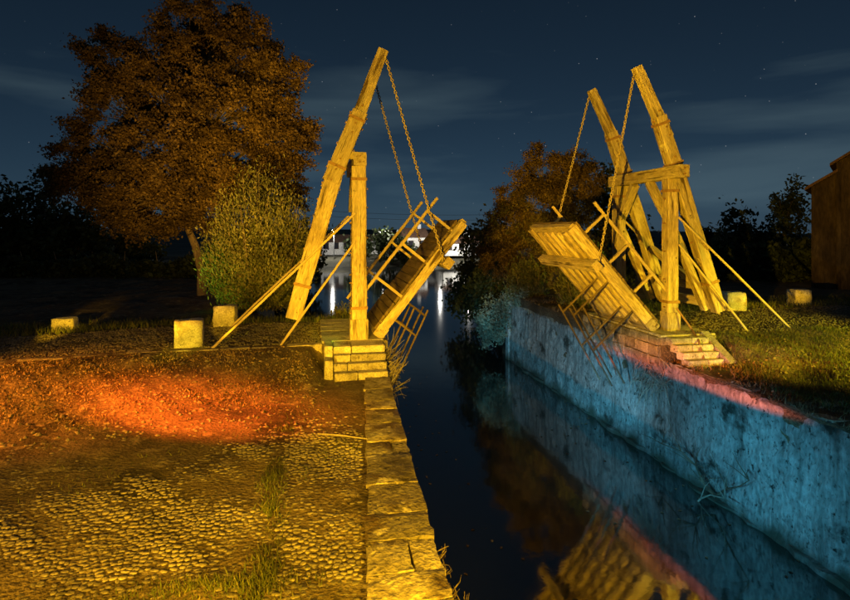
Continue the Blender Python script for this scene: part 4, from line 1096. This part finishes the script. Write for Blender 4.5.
blades('roadside_grass', np.concatenate([scat(9000, -14, 1.2, 18.3, 22, lambda X, Y: np.ones_like(X) * .8, hL), scat(9000, 11, 26, 18.2, 23, lambda X, Y: np.ones_like(X) * .8, hR)]), .2, grass_m, 'dark grass on the far sides of the bridge road', lean=.5, width=.012)
# gravel on the road and abutment approach
def pebbles(name, P, r0, r1, m, label):
    n = len(P); ico = np.array([(1, 0, 0), (-1, 0, 0), (0, 1, 0), (0, -1, 0), (0, 0, 1), (0, 0, -.4)], float)
    tri = np.array([(0, 2, 4), (2, 1, 4), (1, 3, 4), (3, 0, 4), (2, 0, 5), (1, 2, 5), (3, 1, 5), (0, 3, 5)])
    s = rng.uniform(r0, r1, (n, 1, 3)) * np.array([1, 1, .7]); V = ico[None] * s * rng.uniform(.75, 1.2, (n, 6, 1)) + P[:, None, :]
    idx = (tri[None] + (np.arange(n) * 6)[:, None, None]).ravel()
    return tag(np_obj(name, V.reshape(-1, 3), idx, 3, m), label, kind='stuff')
pebbles('gravel', np.concatenate([scat(9000, -11, .2, 14.95, 18.4, lambda X, Y: np.ones_like(X), hL), scat(5000, 10.9, 20, 14.3, 18.4, lambda X, Y: np.ones_like(X), hR)]), .02, .05, rubble, 'coarse gravel of the bridge road')
pebbles('rubble', np.concatenate([scat(2200, -12, .2, 10.4, 14.6, lambda X, Y: .5 + 0 * X, hL), scat(1500, 9.3, 15, 6, 13.5, lambda X, Y: .5 + 0 * X, hR)]), .02, .07, rubble, 'loose rubble stones scattered on both banks')

# dead branches caught at the foot of the wall
def branch(name, pts, r, label, twigs, seed, m=twigm):
    rr = random.Random(seed); mb = MB(); pts = [Vector(p) for p in pts]
    mb.tube(pts, [r * (1 - .7 * i / (len(pts) - 1)) for i in range(len(pts))], 6)
    for _ in range(twigs):
        i = rr.randrange(1, len(pts)); s0 = pts[i]; d = Vector((rr.uniform(-.35, .02), rr.uniform(-.8, .8), rr.uniform(.0, .8)))
        mb.tube([s0, s0 + d * .5 + Vector((-.05, 0, .05)), s0 + d], [r * .45, r * .3, r * .12], 4)
    return tag(mb.build(name, m), label, 'branch')
W = lambda u, v, o=0.0: Vector((9.0 - o, 0, 0)) + Vector((0, *(lambda t: ((9.0 - o) / (t * CY + SY) * (CY - t * SY), HC + (HOR - v) / FPX * (9.0 - o) / (t * CY + SY)))((u - CX) / FPX)))
branch('dead_branch', [W(637, 470, .45), W(647, 469, .4), W(652, 463, .3), W(660, 460, .2), W(672, 463, .15)], .035, 'pale forked dead branch lying at the waterline of the canal wall', 4, 3)
branch('dead_branch', [W(664, 462, .12), W(654, 450, .15), W(648, 436, .2), W(636, 424, .22), W(620, 418, .15)], .03, 'dark arching twiggy branch leaning on the canal wall', 16, 5, darkwood)
branch('dead_branch', [W(664, 461, .12), W(674, 455, .15), W(684, 453, .2), W(692, 448, .15)], .028, 'short dark root sticking out low on the canal wall', 5, 6, darkwood)
rs = random.Random(9); mb = MB()
for k in range(70):
    s0 = Vector((9.15, 13.9 + rs.uniform(-.6, .9), -.5 + rs.uniform(-.3, .4))); d = Vector((rs.uniform(-.4, -.05), rs.uniform(-.5, .5), rs.uniform(-.9, .4)))
    mb.tube([s0, s0 + d * .5 + Vector((-.08, 0, .05)), s0 + d], [.014, .009, .003], 4)
tag(mb.build('bramble', twigm), 'tangle of bare bramble twigs on the wall under the right leaf', 'bush')
mb = MB()
for k in range(90):
    s0 = Vector((1.78, 13.9 + rs.uniform(-.5, 1.3), rs.uniform(-.5, .3))); d = Vector((rs.uniform(.05, .5), rs.uniform(-.5, .5), rs.uniform(-.5, .7)))
    mb.tube([s0, s0 + d * .5 + Vector((.08, 0, .05)), s0 + d], [.014, .009, .003], 4)
tag(mb.build('bramble', twigm), 'tangle of bare twigs on the quay edge beside the left steps', 'bush')
mb = MB()
for k in range(60):
    s0 = Vector((float(edgeL(5.6)) + .02, 5.2 + rs.uniform(-.5, 1.0), rs.uniform(-.35, -.05))); d = Vector((rs.uniform(.02, .16), rs.uniform(-.15, .15), rs.uniform(-.12, .2)))
    mb.tube([s0, s0 + d * .5 + Vector((.04, 0, .02)), s0 + d], [.008, .005, .002], 4)
tag(mb.build('dry_weed', barkm), 'dry weeds sprouting from the near quay edge over the water', 'weed')
# stick lying on the cobbles near the quay
mb = MB(); mb.tube([(.05, 9.75, .06), (.45, 9.55, .075), (.85, 9.3, .08)], [.018, .016, .010], 6)
tag(mb.build('stick', twigm), 'thin pale stick lying on the cobbles by the capstones', 'stick')

n = 420; X_ = rng.uniform(2.2, 9.0, n); Y_ = rng.uniform(5, 24, n); k_ = np.abs(X_ - 5.5) / 3.4; sel = rng.uniform(size=n) < k_ ** 2
P = np.column_stack([X_[sel], Y_[sel], np.full(sel.sum(), WZ + .006)])
a_ = rng.uniform(0, 6.28, len(P)); u_ = np.stack([np.cos(a_), np.sin(a_), 0 * a_], 1) * .05; w_ = np.stack([-np.sin(a_), np.cos(a_), 0 * a_], 1) * .03
V = np.stack([P - u_, P + w_, P + u_, P - w_], 1).reshape(-1, 3); V[1::4, 2] += .008; V[3::4, 2] += .006
tag(np_obj('floating_leaves', V, np.arange(len(V)), 4, litter_m), 'fallen leaves floating on the canal water', kind='stuff')
